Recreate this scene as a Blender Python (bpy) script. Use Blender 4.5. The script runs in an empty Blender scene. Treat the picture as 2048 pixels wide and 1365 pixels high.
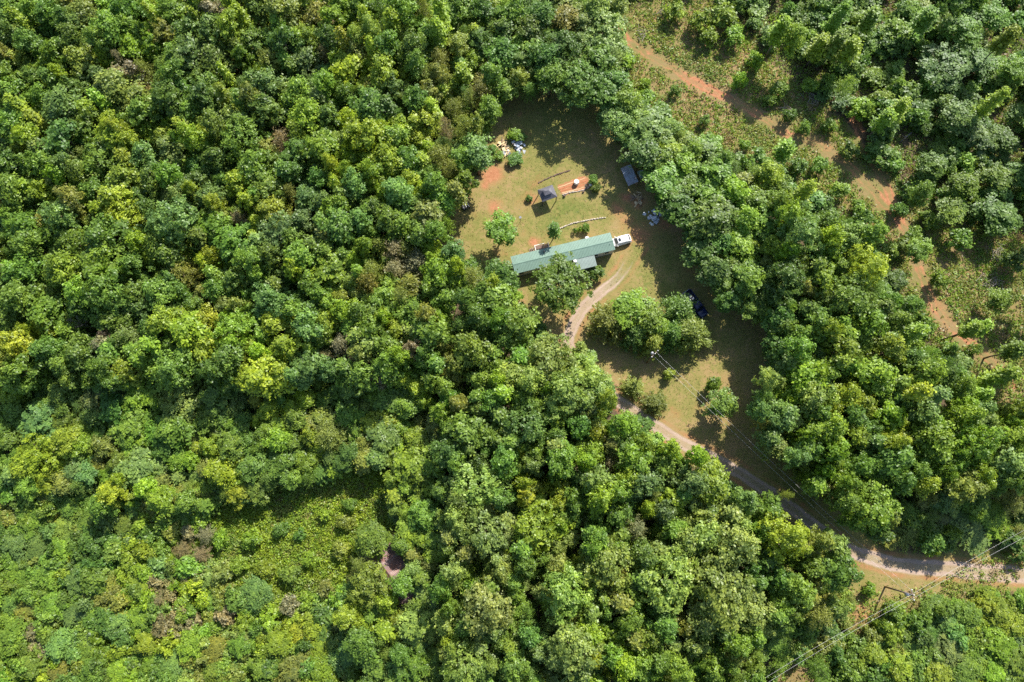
import bpy, bmesh, math, random
import numpy as np
from mathutils import Matrix, Vector

# ------------------------------------------------------------------ camera
SC = bpy.context.scene
COL = SC.collection
H = 128.0                       # drone height above ground, metres
F = 1366.0                      # focal length in photo pixels (2048 wide)
NX, NY = 41.0, 288.0            # where straight-down lies from the picture centre
TILT = math.atan(math.hypot(NX, NY) / F)
ROLL = -math.atan2(NX, NY)
_r, _u = Vector((1, 0, 0)), Vector((0, math.cos(TILT), math.sin(TILT)))
FWD = Vector((0, math.sin(TILT), -math.cos(TILT)))
RIGHT = _r * math.cos(ROLL) + _u * math.sin(ROLL)
UP = -_r * math.sin(ROLL) + _u * math.cos(ROLL)
cam = bpy.data.cameras.new('camera')
cam.sensor_width = 36.0
cam.lens = 36.0 * F / 2048.0
cam.clip_end = 3000.0
camo = bpy.data.objects.new('camera', cam)
COL.objects.link(camo)
M3 = Matrix((RIGHT, UP, -FWD)).transposed()
camo.matrix_world = Matrix.Translation((0, 0, H)) @ M3.to_4x4()
SC.camera = camo

# ------------------------------------------------------------------ light
SUN_AZ = math.radians(38.0)     # direction the light comes from, east of image-up (+Y)
SUN_EL = math.radians(42.0)
world = bpy.data.worlds.new('World')
SC.world = world
world.use_nodes = True
wn = world.node_tree
bg = wn.nodes['Background']
sky = wn.nodes.new('ShaderNodeTexSky')
sky.sky_type = 'NISHITA'
sky.sun_disc = False
sky.sun_elevation = SUN_EL
sky.sun_rotation = SUN_AZ
wn.links.new(sky.outputs[0], bg.inputs[0])
bg.inputs[1].default_value = 0.11
sun = bpy.data.lights.new('sun', 'SUN')
sun.energy = 4.8
sun.angle = math.radians(0.5)
sun.color = (1.0, 0.93, 0.82)
suno = bpy.data.objects.new('sun', sun)
COL.objects.link(suno)
sdir = Vector((math.sin(SUN_AZ) * math.cos(SUN_EL), math.cos(SUN_AZ) * math.cos(SUN_EL), math.sin(SUN_EL)))
suno.rotation_euler = sdir.to_track_quat('Z', 'Y').to_euler()
suno.location = (60, 60, 150)
SC.view_settings.view_transform = 'Standard'
SC.view_settings.look = 'None'
SC.view_settings.exposure = 1.0
SC.view_settings.gamma = 1.0
SC.view_settings.use_curve_mapping = False
cy = SC.cycles
cy.max_bounces = 6
cy.diffuse_bounces = 3
cy.glossy_bounces = 2
cy.transmission_bounces = 4
cy.use_denoising = False

# ------------------------------------------------------------------ photo pixel <-> place
def unp(px, py, z=0.0):
    d = FWD * F + RIGHT * (px - 1024.0) + UP * (682.5 - py)
    k = (z - H) / d.z
    return Vector((d.x * k, d.y * k, z))

def proj(p):
    v = Vector(p) - Vector((0, 0, H))
    w = v.dot(FWD)
    return (1024.0 + F * v.dot(RIGHT) / w, 682.5 - F * v.dot(UP) / w)

def mpp(px, py, z=0.0):          # metres per photo pixel there
    p = unp(px, py, z)
    return (p - Vector((0, 0, H))).dot(FWD) / F

RNG = np.random.default_rng(7)

# ------------------------------------------------------------------ helpers
def empty(name, loc, rz=0.0, label=None, cat=None, group=None, scale=None):
    o = bpy.data.objects.new(name, None)
    o.empty_display_size = 0.3
    COL.objects.link(o)
    o.location = loc
    o.rotation_euler = (0, 0, rz)
    if scale is not None:
        o.scale = scale
    return tag(o, label, cat, group)

def tag(o, label=None, cat=None, group=None, kind=None):
    if label: o['label'] = label
    if cat: o['category'] = cat
    if group: o['group'] = group
    if kind: o['kind'] = kind
    return o

def link(name, me, parent=None, mat=None, loc=None):
    o = bpy.data.objects.new(name, me)
    COL.objects.link(o)
    if mat is not None and len(me.materials) == 0:
        me.materials.append(mat)
    if parent is not None:
        o.parent = parent
    if loc is not None:
        o.location = loc
    return o

class MB:
    """collects simple shapes, builds one mesh object"""
    def __init__(s):
        s.v, s.f = [], []
    def add(s, vs, fs):
        n = len(s.v)
        s.v += [tuple(v) for v in vs]
        s.f += [tuple(i + n for i in f) for f in fs]
        return s
    def box(s, c, d, rz=0.0, taper=1.0):
        x, y, z = d[0] / 2, d[1] / 2, d[2] / 2
        vs = []
        for sz in (-1, 1):
            t = taper if sz > 0 else 1.0
            for sx, sy in ((-1, -1), (1, -1), (1, 1), (-1, 1)):
                a, b = sx * x * t, sy * y * t
                vs.append((c[0] + a * math.cos(rz) - b * math.sin(rz), c[1] + a * math.sin(rz) + b * math.cos(rz), c[2] + sz * z))
        return s.add(vs, [(3, 2, 1, 0), (4, 5, 6, 7), (0, 1, 5, 4), (1, 2, 6, 5), (2, 3, 7, 6), (3, 0, 4, 7)])
    def slab(s, q, t):
        """thick sheet: q = four corners, thickness t downwards"""
        lo = [(a[0], a[1], a[2] - t) for a in q]
        return s.add(list(q) + lo, [(0, 1, 2, 3), (7, 6, 5, 4), (0, 4, 5, 1), (1, 5, 6, 2), (2, 6, 7, 3), (3, 7, 4, 0)])
    def tube(s, pts, rad, n=6, cap=True):
        pts = [Vector(p) for p in pts]
        if not hasattr(rad, '__len__'):
            rad = [rad] * len(pts)
        vs, fs = [], []
        for i, p in enumerate(pts):
            d = (pts[min(i + 1, len(pts) - 1)] - pts[max(i - 1, 0)])
            d = d.normalized() if d.length > 1e-9 else Vector((0, 0, 1))
            a = d.cross(Vector((0, 0, 1)) if abs(d.z) < 0.95 else Vector((1, 0, 0))).normalized()
            b = d.cross(a)
            for k in range(n):
                t = 2 * math.pi * k / n
                vs.append(p + (a * math.cos(t) + b * math.sin(t)) * rad[i])
        for i in range(len(pts) - 1):
            for k in range(n):
                k2 = (k + 1) % n
                fs.append((i * n + k, i * n + k2, (i + 1) * n + k2, (i + 1) * n + k))
        if cap:
            fs.append(tuple(range(n - 1, -1, -1)))
            fs.append(tuple(range((len(pts) - 1) * n, len(pts) * n)))
        return s.add(vs, fs)
    def lathe(s, prof, n=16, c=(0, 0, 0)):
        vs, fs = [], []
        for r, z in prof:
            for k in range(n):
                t = 2 * math.pi * k / n
                vs.append((c[0] + r * math.cos(t), c[1] + r * math.sin(t), c[2] + z))
        for i in range(len(prof) - 1):
            for k in range(n):
                k2 = (k + 1) % n
                fs.append((i * n + k, i * n + k2, (i + 1) * n + k2, (i + 1) * n + k))
        return s.add(vs, fs)
    def loft(s, rings, cap=True):
        n = len(rings[0])
        vs = [p for r in rings for p in r]
        fs = []
        for i in range(len(rings) - 1):
            for k in range(n):
                k2 = (k + 1) % n
                fs.append((i * n + k, i * n + k2, (i + 1) * n + k2, (i + 1) * n + k))
        if cap:
            fs.append(tuple(range(n - 1, -1, -1)))
            fs.append(tuple(range((len(rings) - 1) * n, len(rings) * n)))
        return s.add(vs, fs)
    def mesh(s, name, mat=None, smooth=False):
        me = bpy.data.meshes.new(name)
        me.from_pydata(s.v, [], s.f)
        bm = bmesh.new(); bm.from_mesh(me)
        bmesh.ops.recalc_face_normals(bm, faces=bm.faces)
        bm.to_mesh(me); bm.free()
        if smooth:
            me.polygons.foreach_set('use_smooth', [True] * len(me.polygons))
        if mat: me.materials.append(mat)
        return me
    def build(s, name, mat, parent=None, loc=None, smooth=False):
        return link(name, s.mesh(name, mat, smooth), parent, None, loc)

# ------------------------------------------------------------------ materials
def newmat(name):
    m = bpy.data.materials.new(name)
    m.use_nodes = True
    nt = m.node_tree
    for n in list(nt.nodes):
        nt.nodes.remove(n)
    out = nt.nodes.new('ShaderNodeOutputMaterial')
    return m, nt, out

def N(nt, typ, **kw):
    n = nt.nodes.new(typ)
    for k, v in kw.items():
        setattr(n, k, v)
    return n

def ramp(nt, fac, stops):
    r = N(nt, 'ShaderNodeValToRGB')
    e = r.color_ramp.elements
    while len(e) < len(stops): e.new(0.5)
    for i, (p, c) in enumerate(stops):
        e[i].position = p
        e[i].color = (*c, 1) if len(c) == 3 else c
    nt.links.new(fac, r.inputs[0])
    return r.outputs[0]

def mixc(nt, fac, a, b, mode='MIX'):
    m = N(nt, 'ShaderNodeMix', data_type='RGBA', blend_type=mode)
    for sock, v in ((m.inputs[0], fac), (m.inputs[6], a), (m.inputs[7], b)):
        if hasattr(v, 'links'):
            nt.links.new(v, sock)
        elif isinstance(v, (int, float)):
            sock.default_value = v
        else:
            sock.default_value = (*v, 1)
    return m.outputs[2]

def math_(nt, op, a, b=0.0, clamp=False):
    m = N(nt, 'ShaderNodeMath', operation=op)
    m.use_clamp = clamp
    for i, v in enumerate((a, b)):
        if hasattr(v, 'links'):
            nt.links.new(v, m.inputs[i])
        else:
            m.inputs[i].default_value = v
    return m.outputs[0]

def noise(nt, scale, detail=4, rough=0.6, vec=None):
    n = N(nt, 'ShaderNodeTexNoise')
    n.inputs['Scale'].default_value = scale
    n.inputs['Detail'].default_value = detail
    n.inputs['Roughness'].default_value = rough
    if vec is None:
        g = N(nt, 'ShaderNodeNewGeometry')
        vec = g.outputs['Position']
    nt.links.new(vec, n.inputs['Vector'])
    return n.outputs['Fac']

def simple(name, col, rough=0.6, metal=0.0, vary=0.15, nscale=3.0, spec=0.4, dirt=None):
    m, nt, out = newmat(name)
    b = N(nt, 'ShaderNodeBsdfPrincipled')
    f = noise(nt, nscale, 5, 0.65)
    lo = tuple(c * (1 - vary) for c in col)
    hi = tuple(min(1, c * (1 + vary)) for c in col)
    c = ramp(nt, f, [(0.3, lo), (0.7, hi)])
    if dirt:
        f2 = ramp(nt, noise(nt, nscale * 0.6, 6, 0.7), [(0.52, (0, 0, 0)), (0.75, (1, 1, 1))])
        c = mixc(nt, math_(nt, 'MULTIPLY', f2, 0.6), c, dirt)
    nt.links.new(c, b.inputs['Base Color'])
    b.inputs['Roughness'].default_value = rough
    b.inputs['Metallic'].default_value = metal
    b.inputs['Specular IOR Level'].default_value = spec
    nt.links.new(b.outputs[0], out.inputs[0])
    return m

def leafmat(name, source):
    """source: 'object' takes the tree's own colour, 'instance' the stuff's tint attribute, 'mesh' a colour attribute"""
    m, nt, out = newmat(name)
    if source == 'object':
        col = N(nt, 'ShaderNodeObjectInfo').outputs['Color']
    elif source == 'instance':
        a = N(nt, 'ShaderNodeAttribute', attribute_type='INSTANCER', attribute_name='tint')
        col = a.outputs['Color']
    else:
        a = N(nt, 'ShaderNodeAttribute', attribute_type='GEOMETRY', attribute_name='tint')
        col = a.outputs['Color']
    v = N(nt, 'ShaderNodeAttribute', attribute_type='GEOMETRY', attribute_name='v').outputs['Fac']
    # leaf tone by v: deeper when low, lighter and yellower when high
    col = mixc(nt, 1.0, col, ramp(nt, v, [(0.0, (0.60, 0.66, 0.60)), (0.5, (1, 1, 1)), (1.0, (1.5, 1.4, 1.1))]), 'MULTIPLY')
    col = mixc(nt, 1.0, col, ramp(nt, noise(nt, 0.07, 3, 0.6), [(0.3, (0.88, 0.92, 1.1)), (0.7, (1.12, 1.08, 0.85))]), 'MULTIPLY')
    col = mixc(nt, 1.0, col, ramp(nt, noise(nt, 0.9, 3, 0.6), [(0.3, (0.86, 0.90, 0.95)), (0.7, (1.14, 1.10, 0.98))]), 'MULTIPLY')
    d = N(nt, 'ShaderNodeBsdfDiffuse')
    t = N(nt, 'ShaderNodeBsdfTranslucent')
    nt.links.new(col, d.inputs[0])
    tc = mixc(nt, 1.0, col, (1.15, 1.1, 0.6), 'MULTIPLY')
    nt.links.new(tc, t.inputs[0])
    g = N(nt, 'ShaderNodeBsdfGlossy')
    g.inputs['Color'].default_value = (0.9, 0.95, 1.0, 1)
    g.inputs['Roughness'].default_value = 0.45
    s = N(nt, 'ShaderNodeMixShader'); s.inputs[0].default_value = 0.42
    nt.links.new(d.outputs[0], s.inputs[1]); nt.links.new(t.outputs[0], s.inputs[2])
    s2 = N(nt, 'ShaderNodeMixShader'); s2.inputs[0].default_value = 0.02
    nt.links.new(s.outputs[0], s2.inputs[1]); nt.links.new(g.outputs[0], s2.inputs[2])
    nt.links.new(s2.outputs[0], out.inputs[0])
    return m

M_LEAF = leafmat('leaf', 'object')
M_LEAF_I = leafmat('leaf_mass', 'instance')
M_LEAF_M = leafmat('leaf_cover', 'mesh')
M_BARK = simple('bark', (0.13, 0.10, 0.075), 0.9, vary=0.35, nscale=4)
M_TWIG = simple('dead_twig', (0.27, 0.24, 0.20), 0.9, vary=0.3, nscale=5)

# ------------------------------------------------------------------ ground: masks from the place's layout
def W(pts, z=0.0):
    return np.array([unp(x, y, z)[:2] for x, y in pts])

def seg_dist(P, line):
    """distance of points to a polyline, and signed side offset"""
    best = np.full(len(P), 1e9); side = np.zeros(len(P)); along = np.zeros(len(P)); acc = 0.0
    for a, b in zip(line[:-1], line[1:]):
        d = b - a; L = np.hypot(*d) + 1e-9
        t = np.clip(((P - a) @ d) / (L * L), 0, 1)
        q = a + t[:, None] * d
        e = P - q
        dist = np.hypot(e[:, 0], e[:, 1])
        m = dist < best
        best[m] = dist[m]
        side[m] = ((P[m] - a) @ np.array([-d[1], d[0]])) / L
        along[m] = acc + t[m] * L
        acc += L
    return best, side, along

def inside(P, poly):
    x, y = P[:, 0], P[:, 1]
    r = np.zeros(len(P), bool)
    n = len(poly)
    for i in range(n):
        x1, y1 = poly[i]; x2, y2 = poly[(i + 1) % n]
        c = ((y1 > y) != (y2 > y)) & (x < (x2 - x1) * (y - y1) / (y2 - y1 + 1e-12) + x1)
        r ^= c
    return r

def vnoise(P, scale, seed, octs=3):
    """smooth value noise for layout masks"""
    out = np.zeros(len(P)); amp = 1.0; tot = 0
    for o in range(octs):
        r = np.random.default_rng(seed + o)
        T = r.random((64, 64))
        q = P / scale * (2 ** o)
        i = np.floor(q).astype(int); f = q - i; f = f * f * (3 - 2 * f)
        g = lambda dx, dy: T[(i[:, 0] + dx) % 64, (i[:, 1] + dy) % 64]
        out += amp * ((g(0, 0) * (1 - f[:, 0]) + g(1, 0) * f[:, 0]) * (1 - f[:, 1]) + (g(0, 1) * (1 - f[:, 0]) + g(1, 1) * f[:, 0]) * f[:, 1])
        tot += amp; amp *= 0.55
    return out / tot

LAWN_PX = [(1050, 165), (1010, 190), (975, 235), (945, 280), (955, 330), (920, 365), (905, 410), (890, 460), (855, 505),
           (940, 535), (1005, 560), (1030, 620), (1040, 670), (1090, 710), (1150, 735), (1200, 770), (1240, 820), (1300, 875),
           (1400, 945), (1500, 1005), (1600, 1080), (1680, 1140), (1690, 1200), (1675, 1275), (1730, 1245), (1770, 1205), (1860, 1200), (1960, 1185),
           (2110, 1185), (2110, 1095), (2010, 1085), (1930, 1085), (1880, 1110), (1800, 1105), (1720, 1040), (1620, 960), (1540, 870), (1520, 800), (1560, 730),
           (1560, 640), (1470, 600), (1440, 520), (1380, 440), (1330, 400), (1310, 330), (1250, 285), (1200, 215), (1120, 160)]
BRUSH_PX = [(1190, -60), (1260, 20), (1380, -30), (1490, 60), (1570, 150), (1690, 240), (1760, 330), (1860, 410), (1990, 470), (2110, 480),
            (2110, 800), (2000, 830), (1930, 740), (1850, 660), (1790, 560), (1750, 460), (1690, 420), (1590, 390), (1530, 320), (1420, 290), (1330, 230), (1250, 180), (1240, 90)]
VINE_PX = [(400, 1030), (480, 995), (570, 965), (640, 950), (770, 925), (790, 1000), (790, 1060), (735, 1100), (690, 1170), (600, 1210), (480, 1180), (370, 1110)]
LINE_PX = [(1500, 1390), (1620, 1300), (1690, 1240), (1720, 1180), (1800, 1190), (1900, 1150), (2000, 1090), (2110, 1020), (2110, 1110), (1960, 1200), (1800, 1240), (1700, 1330), (1600, 1400)]
LAWN, BRUSH, VINE, LINEC = W(LAWN_PX), W(BRUSH_PX), W(VINE_PX), W(LINE_PX)
DRIVE_PX = [(2110, 1160), (2060, 1152), (1980, 1146), (1900, 1138), (1840, 1136), (1790, 1130), (1740, 1117), (1695, 1100), (1620, 1045), (1540, 985), (1470, 940),
            (1420, 915), (1360, 885), (1300, 845), (1262, 818), (1228, 797), (1182, 765), (1146, 722), (1136, 690), (1138, 672), (1148, 645), (1165, 618),
            (1190, 594), (1225, 568), (1248, 542), (1262, 515), (1278, 492)]
DRIVE = W(DRIVE_PX)
TRACKS = [W([(1215, 40), (1270, 95), (1330, 130), (1400, 170), (1470, 205), (1530, 240), (1580, 270), (1640, 292), (1690, 325), (1730, 365), (1770, 410), (1805, 445), (1825, 490), (1840, 545), (1852, 575), (1872, 615), (1905, 655), (1950, 695), (2000, 740)]),
          W([(1670, 170), (1700, 225), (1722, 270), (1745, 320), (1770, 375), (1795, 425)])]
BED = W([(1113, 373), (1150, 358), (1172, 351), (1182, 374), (1165, 383), (1125, 391)])
CLAY = [(985, 350, 26, 1.0), (970, 372, 12, .8), (1062, 396, 22, .75), (988, 414, 20, .8), (1068, 482, 15, .9), (1050, 470, 16, .5), (1040, 600, 18, .7), (1020, 475, 14, .3),
        (1275, 400, 26, .75), (1245, 440, 30, .6), (1300, 470, 36, .55), (958, 255, 14, .7), (962, 300, 16, .6), (1020, 335, 24, .45), (1030, 190, 18, .6), (1040, 230, 12, .6),
        (1236, 800, 12, .8), (880, 500, 18, .6), (1095, 470, 20, .35), (1180, 470, 22, .35), (1130, 350, 24, .35), (1150, 375, 40, .35), (1110, 640, 26, .4), (1200, 580, 26, .3), (1720, 1225, 30, .7), (1480, 1330, 40, .6),
        (1030, 45, 18, .8), (1145, 15, 20, .7), (1990, 500, 20, .4), (1600, 1340, 30, .4), (930, 385, 16, .8), (905, 440, 16, .6), (1255, 395, 20, .8), (1235, 420, 24, .7), (1285, 470, 30, .75), (1250, 500, 20, .6), (1330, 450, 24, .6), (950, 420, 20, .4), (1075, 430, 20, .4), (1450, 760, 20, .4), (1345, 830, 24, .4), (1000, 500, 24, .4), (1050, 410, 30, .45), (560, 985, 22, .3), (1500, 760, 40, .25), (1420, 700, 30, .2), (1400, 820, 30, .3)]
CLAYW = [(np.array(unp(x, y)[:2]), r * 0.095, w) for x, y, r, w in CLAY]

def weights(P):
    """clay, gravel, lawn (mown grass), green lushness at ground points"""
    n1 = vnoise(P, 9.0, 3); n2 = vnoise(P, 2.2, 9); n3 = vnoise(P, 24.0, 5)
    lawn = inside(P, LAWN).astype(float)
    clay = np.zeros(len(P))
    for c, r, w in CLAYW:
        d = np.hypot(*(P - c).T)
        clay = np.maximum(clay, w * np.exp(-(d / r) ** 2 * 0.9))
    clay = clay * (0.45 + 1.1 * n2)
    clay = np.maximum(clay, np.clip((n1 - 0.58) * 1.6, 0, 0.45) * lawn)
    d, side, along = seg_dist(P, DRIVE)
    wob = (n2 - 0.5) * 0.9
    s = (side + wob * 0.6) / (1 + 0.40 * np.exp(-(along / 30.0) ** 2))
    rut = np.exp(-((np.abs(s) - 0.75) / 0.36) ** 2) * (d < 3)
    bed = np.exp(-(s / 1.35) ** 4) * (d < 4)
    tot = along.max()
    fade = np.clip((tot - along) / 12.0, 0.0, 1)
    gravel = np.clip(np.maximum(rut * 1.0, bed * 0.52), 0, 1) * fade
    near = (tot - along) < 38                       # the house end is one broad gravelled band
    gravel = np.where(near, np.maximum(gravel, bed * 0.62 * fade), gravel)
    clay = np.maximum(clay, np.exp(-((d - 1.7) / 0.7) ** 2) * 0.55 * (0.5 + n2))
    for T in TRACKS:
        d, side, along = seg_dist(P, T)
        s = np.abs(side + (n2 - 0.5) * 1.3)
        w = np.maximum(np.exp(-((s - 0.6) / 0.36) ** 2), 0.5 * np.exp(-(s / 1.1) ** 2)) * (d < 4)
        clay = np.maximum(clay, 1.25 * w * np.clip((vnoise(P, 5.0, 41) - 0.25) * 3.0, 0.45, 1))
    clay = np.maximum(clay, inside(P, BED) * 0.95)
    br = inside(P, BRUSH)
    lawn = np.maximum(lawn, 0.75 * br + 0.6 * inside(P, VINE) + 0.7 * inside(P, LINEC))
    lawn = np.minimum(lawn, 1.0)
    clay = np.maximum(clay, br * np.clip((n2 - 0.42) * 1.5, 0, 0.55))
    lush = n3 * 0.6 + n1 * 0.7 - 0.12
    for x, y, r in ((1110, 240, 9), (1470, 680, 10), (1330, 470, 8), (1170, 420, 4), (1320, 580, 5), (1380, 780, 6), (1600, 980, 12), (1120, 430, 4)):
        c = np.array(unp(x, y)[:2]); lush = lush + 0.20 * np.exp(-(np.hypot(*(P - c).T) / r) ** 2)
    lush = np.clip(lush, 0, 1)
    return clay, gravel, lawn, lush

def ground_mesh(name, verts, faces, mat):
    me = bpy.data.meshes.new(name)
    nv, nf = len(verts), len(faces)
    me.vertices.add(nv); me.vertices.foreach_set('co', np.asarray(verts, np.float32).ravel())
    me.loops.add(nf * 4); me.loops.foreach_set('vertex_index', np.asarray(faces, np.int32).ravel())
    me.polygons.add(nf); me.polygons.foreach_set('loop_start', np.arange(nf, dtype=np.int32) * 4)
    me.polygons.foreach_set('loop_total', np.full(nf, 4, np.int32))
    me.update(calc_edges=True)
    cl, gr, la, lu = weights(np.asarray(verts)[:, :2])
    a = me.attributes.new('soil', 'FLOAT_COLOR', 'POINT')
    a.data.foreach_set('color', np.stack([cl, gr, la, lu], 1).astype(np.float32).ravel())
    me.materials.append(mat)
    me.polygons.foreach_set('use_smooth', np.ones(nf, bool))
    return me

def relief(P):
    return (vnoise(P, 6.0, 77) - 0.5) * 0.10

def sheet(name, x0, x1, y0, y1, step, mat, z=0.0, mask=None, kind='structure', bumps=True):
    nx, ny = int((x1 - x0) / step) + 1, int((y1 - y0) / step) + 1
    X, Y = np.meshgrid(x0 + np.arange(nx) * step, y0 + np.arange(ny) * step, indexing='ij')
    V = np.stack([X.ravel(), Y.ravel()], 1)
    I = np.arange(nx * ny).reshape(nx, ny)
    Fc = np.stack([I[:-1, :-1], I[1:, :-1], I[1:, 1:], I[:-1, 1:]], -1).reshape(-1, 4)
    if mask is not None:
        c = V[Fc].mean(1)
        Fc = Fc[mask(c)]
        used = np.unique(Fc)
        remap = np.full(len(V), -1); remap[used] = np.arange(len(used))
        V, Fc = V[used], remap[Fc]
    V = np.column_stack([V, np.full(len(V), z)])
    o = link(name, ground_mesh(name, V, Fc, mat))
    return tag(o, kind=kind)

def soil_material():
    m, nt, out = newmat('soil_and_grass')
    at = N(nt, 'ShaderNodeAttribute', attribute_type='GEOMETRY', attribute_name='soil')
    sep = N(nt, 'ShaderNodeSeparateColor')
    nt.links.new(at.outputs['Color'], sep.inputs[0])
    clay, grav, lawn = sep.outputs[0], sep.outputs[1], sep.outputs[2]
    lush = at.outputs['Alpha']
    nf = noise(nt, 1.6, 6, 0.72); nm = noise(nt, 0.35, 5, 0.65); ng = noise(nt, 6.0, 3, 0.7); nb = noise(nt, 0.09, 3, 0.5)
    # mown summer grass: straw and green mixed
    fl = math_(nt, 'ADD', math_(nt, 'MULTIPLY', lush, 0.45), math_(nt, 'MULTIPLY', nm, 0.65))
    fl = math_(nt, 'ADD', fl, math_(nt, 'MULTIPLY', math_(nt, 'SUBTRACT', nf, 0.5), 0.85))
    grass = ramp(nt, fl, [(0.26, (0.315, 0.205, 0.110)), (0.46, (0.275, 0.200, 0.090)), (0.62, (0.205, 0.185, 0.060)), (0.84, (0.118, 0.148, 0.034))])
    litter = ramp(nt, nf, [(0.3, (0.063, 0.0495, 0.0315)), (0.55, (0.117, 0.09, 0.054)), (0.75, (0.18, 0.126, 0.081))])
    base = mixc(nt, lawn, litter, grass)
    claycol = ramp(nt, math_(nt, 'ADD', math_(nt, 'MULTIPLY', nf, 0.6), math_(nt, 'MULTIPLY', ng, 0.4)), [(0.32, (0.23, 0.09, 0.045)), (0.52, (0.36, 0.165, 0.085)), (0.70, (0.44, 0.26, 0.155))])
    cf = math_(nt, 'ADD', clay, math_(nt, 'MULTIPLY', math_(nt, 'SUBTRACT', nf, 0.5), 1.3))
    cf = math_(nt, 'ADD', cf, math_(nt, 'MULTIPLY', math_(nt, 'SUBTRACT', ng, 0.5), 0.5))
    cf = math_(nt, 'ADD', cf, math_(nt, 'MULTIPLY', math_(nt, 'SUBTRACT', nm, 0.5), 1.1))
    cf = ramp(nt, cf, [(0.30, (0, 0, 0)), (0.95, (1, 1, 1))])
    c = mixc(nt, cf, base, claycol)
    gcol = ramp(nt, math_(nt, 'ADD', math_(nt, 'MULTIPLY', ng, 0.6), math_(nt, 'MULTIPLY', nm, 0.4)), [(0.3, (0.243, 0.18, 0.1395)), (0.5, (0.36, 0.27, 0.2115)), (0.72, (0.468, 0.378, 0.315))])
    gf = math_(nt, 'ADD', grav, math_(nt, 'MULTIPLY', math_(nt, 'SUBTRACT', nf, 0.5), 0.7))
    gf = ramp(nt, gf, [(0.25, (0, 0, 0)), (0.75, (1, 1, 1))])
    c = mixc(nt, gf, c, gcol)
    b = N(nt, 'ShaderNodeBsdfPrincipled')
    nt.links.new(c, b.inputs['Base Color'])
    b.inputs['Roughness'].default_value = 0.95
    b.inputs['Specular IOR Level'].default_value = 0.15
    bp = N(nt, 'ShaderNodeBump'); bp.inputs['Strength'].default_value = 0.7; bp.inputs['Distance'].default_value = 0.12
    nt.links.new(math_(nt, 'ADD', math_(nt, 'MULTIPLY', nf, 0.7), math_(nt, 'MULTIPLY', ng, 0.5)), bp.inputs['Height'])
    nt.links.new(bp.outputs[0], b.inputs['Normal'])
    nt.links.new(b.outputs[0], out.inputs[0])
    return m

M_SOIL = soil_material()
LB = (LAWN.min(0), LAWN.max(0))
# far ground in coarse cells round a finer middle
X0, X1, Y0, Y1 = -126.0, 126.0, -66.0, 138.0
sheet('ground', -900, 900, -900, 900, 30.0, M_SOIL, z=-0.012)
sheet('woodland_floor', X0, X1, Y0, Y1, 0.75, M_SOIL, z=-0.004)
sheet('lawn', LB[0][0] - 1, LB[1][0] + 1, LB[0][1] - 1, LB[1][1] + 1, 0.35, M_SOIL, z=0.0, mask=lambda c: inside(c, LAWN))
sheet('gravel_drive', DRIVE[:, 0].min() - 3, DRIVE[:, 0].max() + 3, DRIVE[:, 1].min() - 3, DRIVE[:, 1].max() + 3, 0.22, M_SOIL, z=0.004,
      mask=lambda c: seg_dist(c, DRIVE)[0] < 2.3)
def trackmask(c):
    return np.minimum(seg_dist(c, TRACKS[0])[0], seg_dist(c, TRACKS[1])[0]) < 2.2
T_ = np.vstack(TRACKS)
sheet('red_clay_track', T_[:, 0].min() - 3, T_[:, 0].max() + 3, T_[:, 1].min() - 3, T_[:, 1].max() + 3, 0.25, M_SOIL, z=0.004, mask=trackmask)

# ------------------------------------------------------------------ foliage meshes
def leaf_quads(name, P, Nm, size, var, mat, tint=None, aspect=0.62, dirs=None):
    n = len(P)
    Nm = Nm / (np.linalg.norm(Nm, axis=1, keepdims=True) + 1e-9)
    r = RNG.normal(size=(n, 3)) if dirs is None else dirs + RNG.normal(size=(n, 3)) * 0.15
    T = r - (r * Nm).sum(1, keepdims=True) * Nm
    T /= np.linalg.norm(T, axis=1, keepdims=True) + 1e-9
    B = np.cross(Nm, T)
    s = size[:, None]
    a = aspect
    V = np.empty((n, 4, 3), np.float32)
    V[:, 0] = P - T * s * 0.5
    V[:, 1] = P + B * s * a * 0.5 + T * s * 0.05 - Nm * s * 0.10
    V[:, 2] = P + T * s * 0.5 - Nm * s * 0.08
    V[:, 3] = P - B * s * a * 0.5 + T * s * 0.05 - Nm * s * 0.10
    me = bpy.data.meshes.new(name)
    me.vertices.add(n * 4); me.vertices.foreach_set('co', V.ravel())
    me.loops.add(n * 4); me.loops.foreach_set('vertex_index', np.arange(n * 4, dtype=np.int32))
    me.polygons.add(n); me.polygons.foreach_set('loop_start', np.arange(n, dtype=np.int32) * 4)
    me.polygons.foreach_set('loop_total', np.full(n, 4, np.int32))
    me.update(calc_edges=True)
    at = me.attributes.new('v', 'FLOAT', 'POINT')
    at.data.foreach_set('value', np.repeat(var, 4).astype(np.float32))
    if tint is not None:
        ac = me.attributes.new('tint', 'FLOAT_COLOR', 'POINT')
        ac.data.foreach_set('color', np.repeat(np.column_stack([tint, np.ones(n)]), 4, 0).astype(np.float32).ravel())
    me.materials.append(mat)
    return me

def unit(n, rng, zmin=-1.0):
    z = rng.uniform(zmin, 1, n); t = rng.uniform(0, 2 * math.pi, n)
    q = np.sqrt(np.maximum(0, 1 - z * z))
    return np.stack([q * np.cos(t), q * np.sin(t), z], 1)

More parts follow.
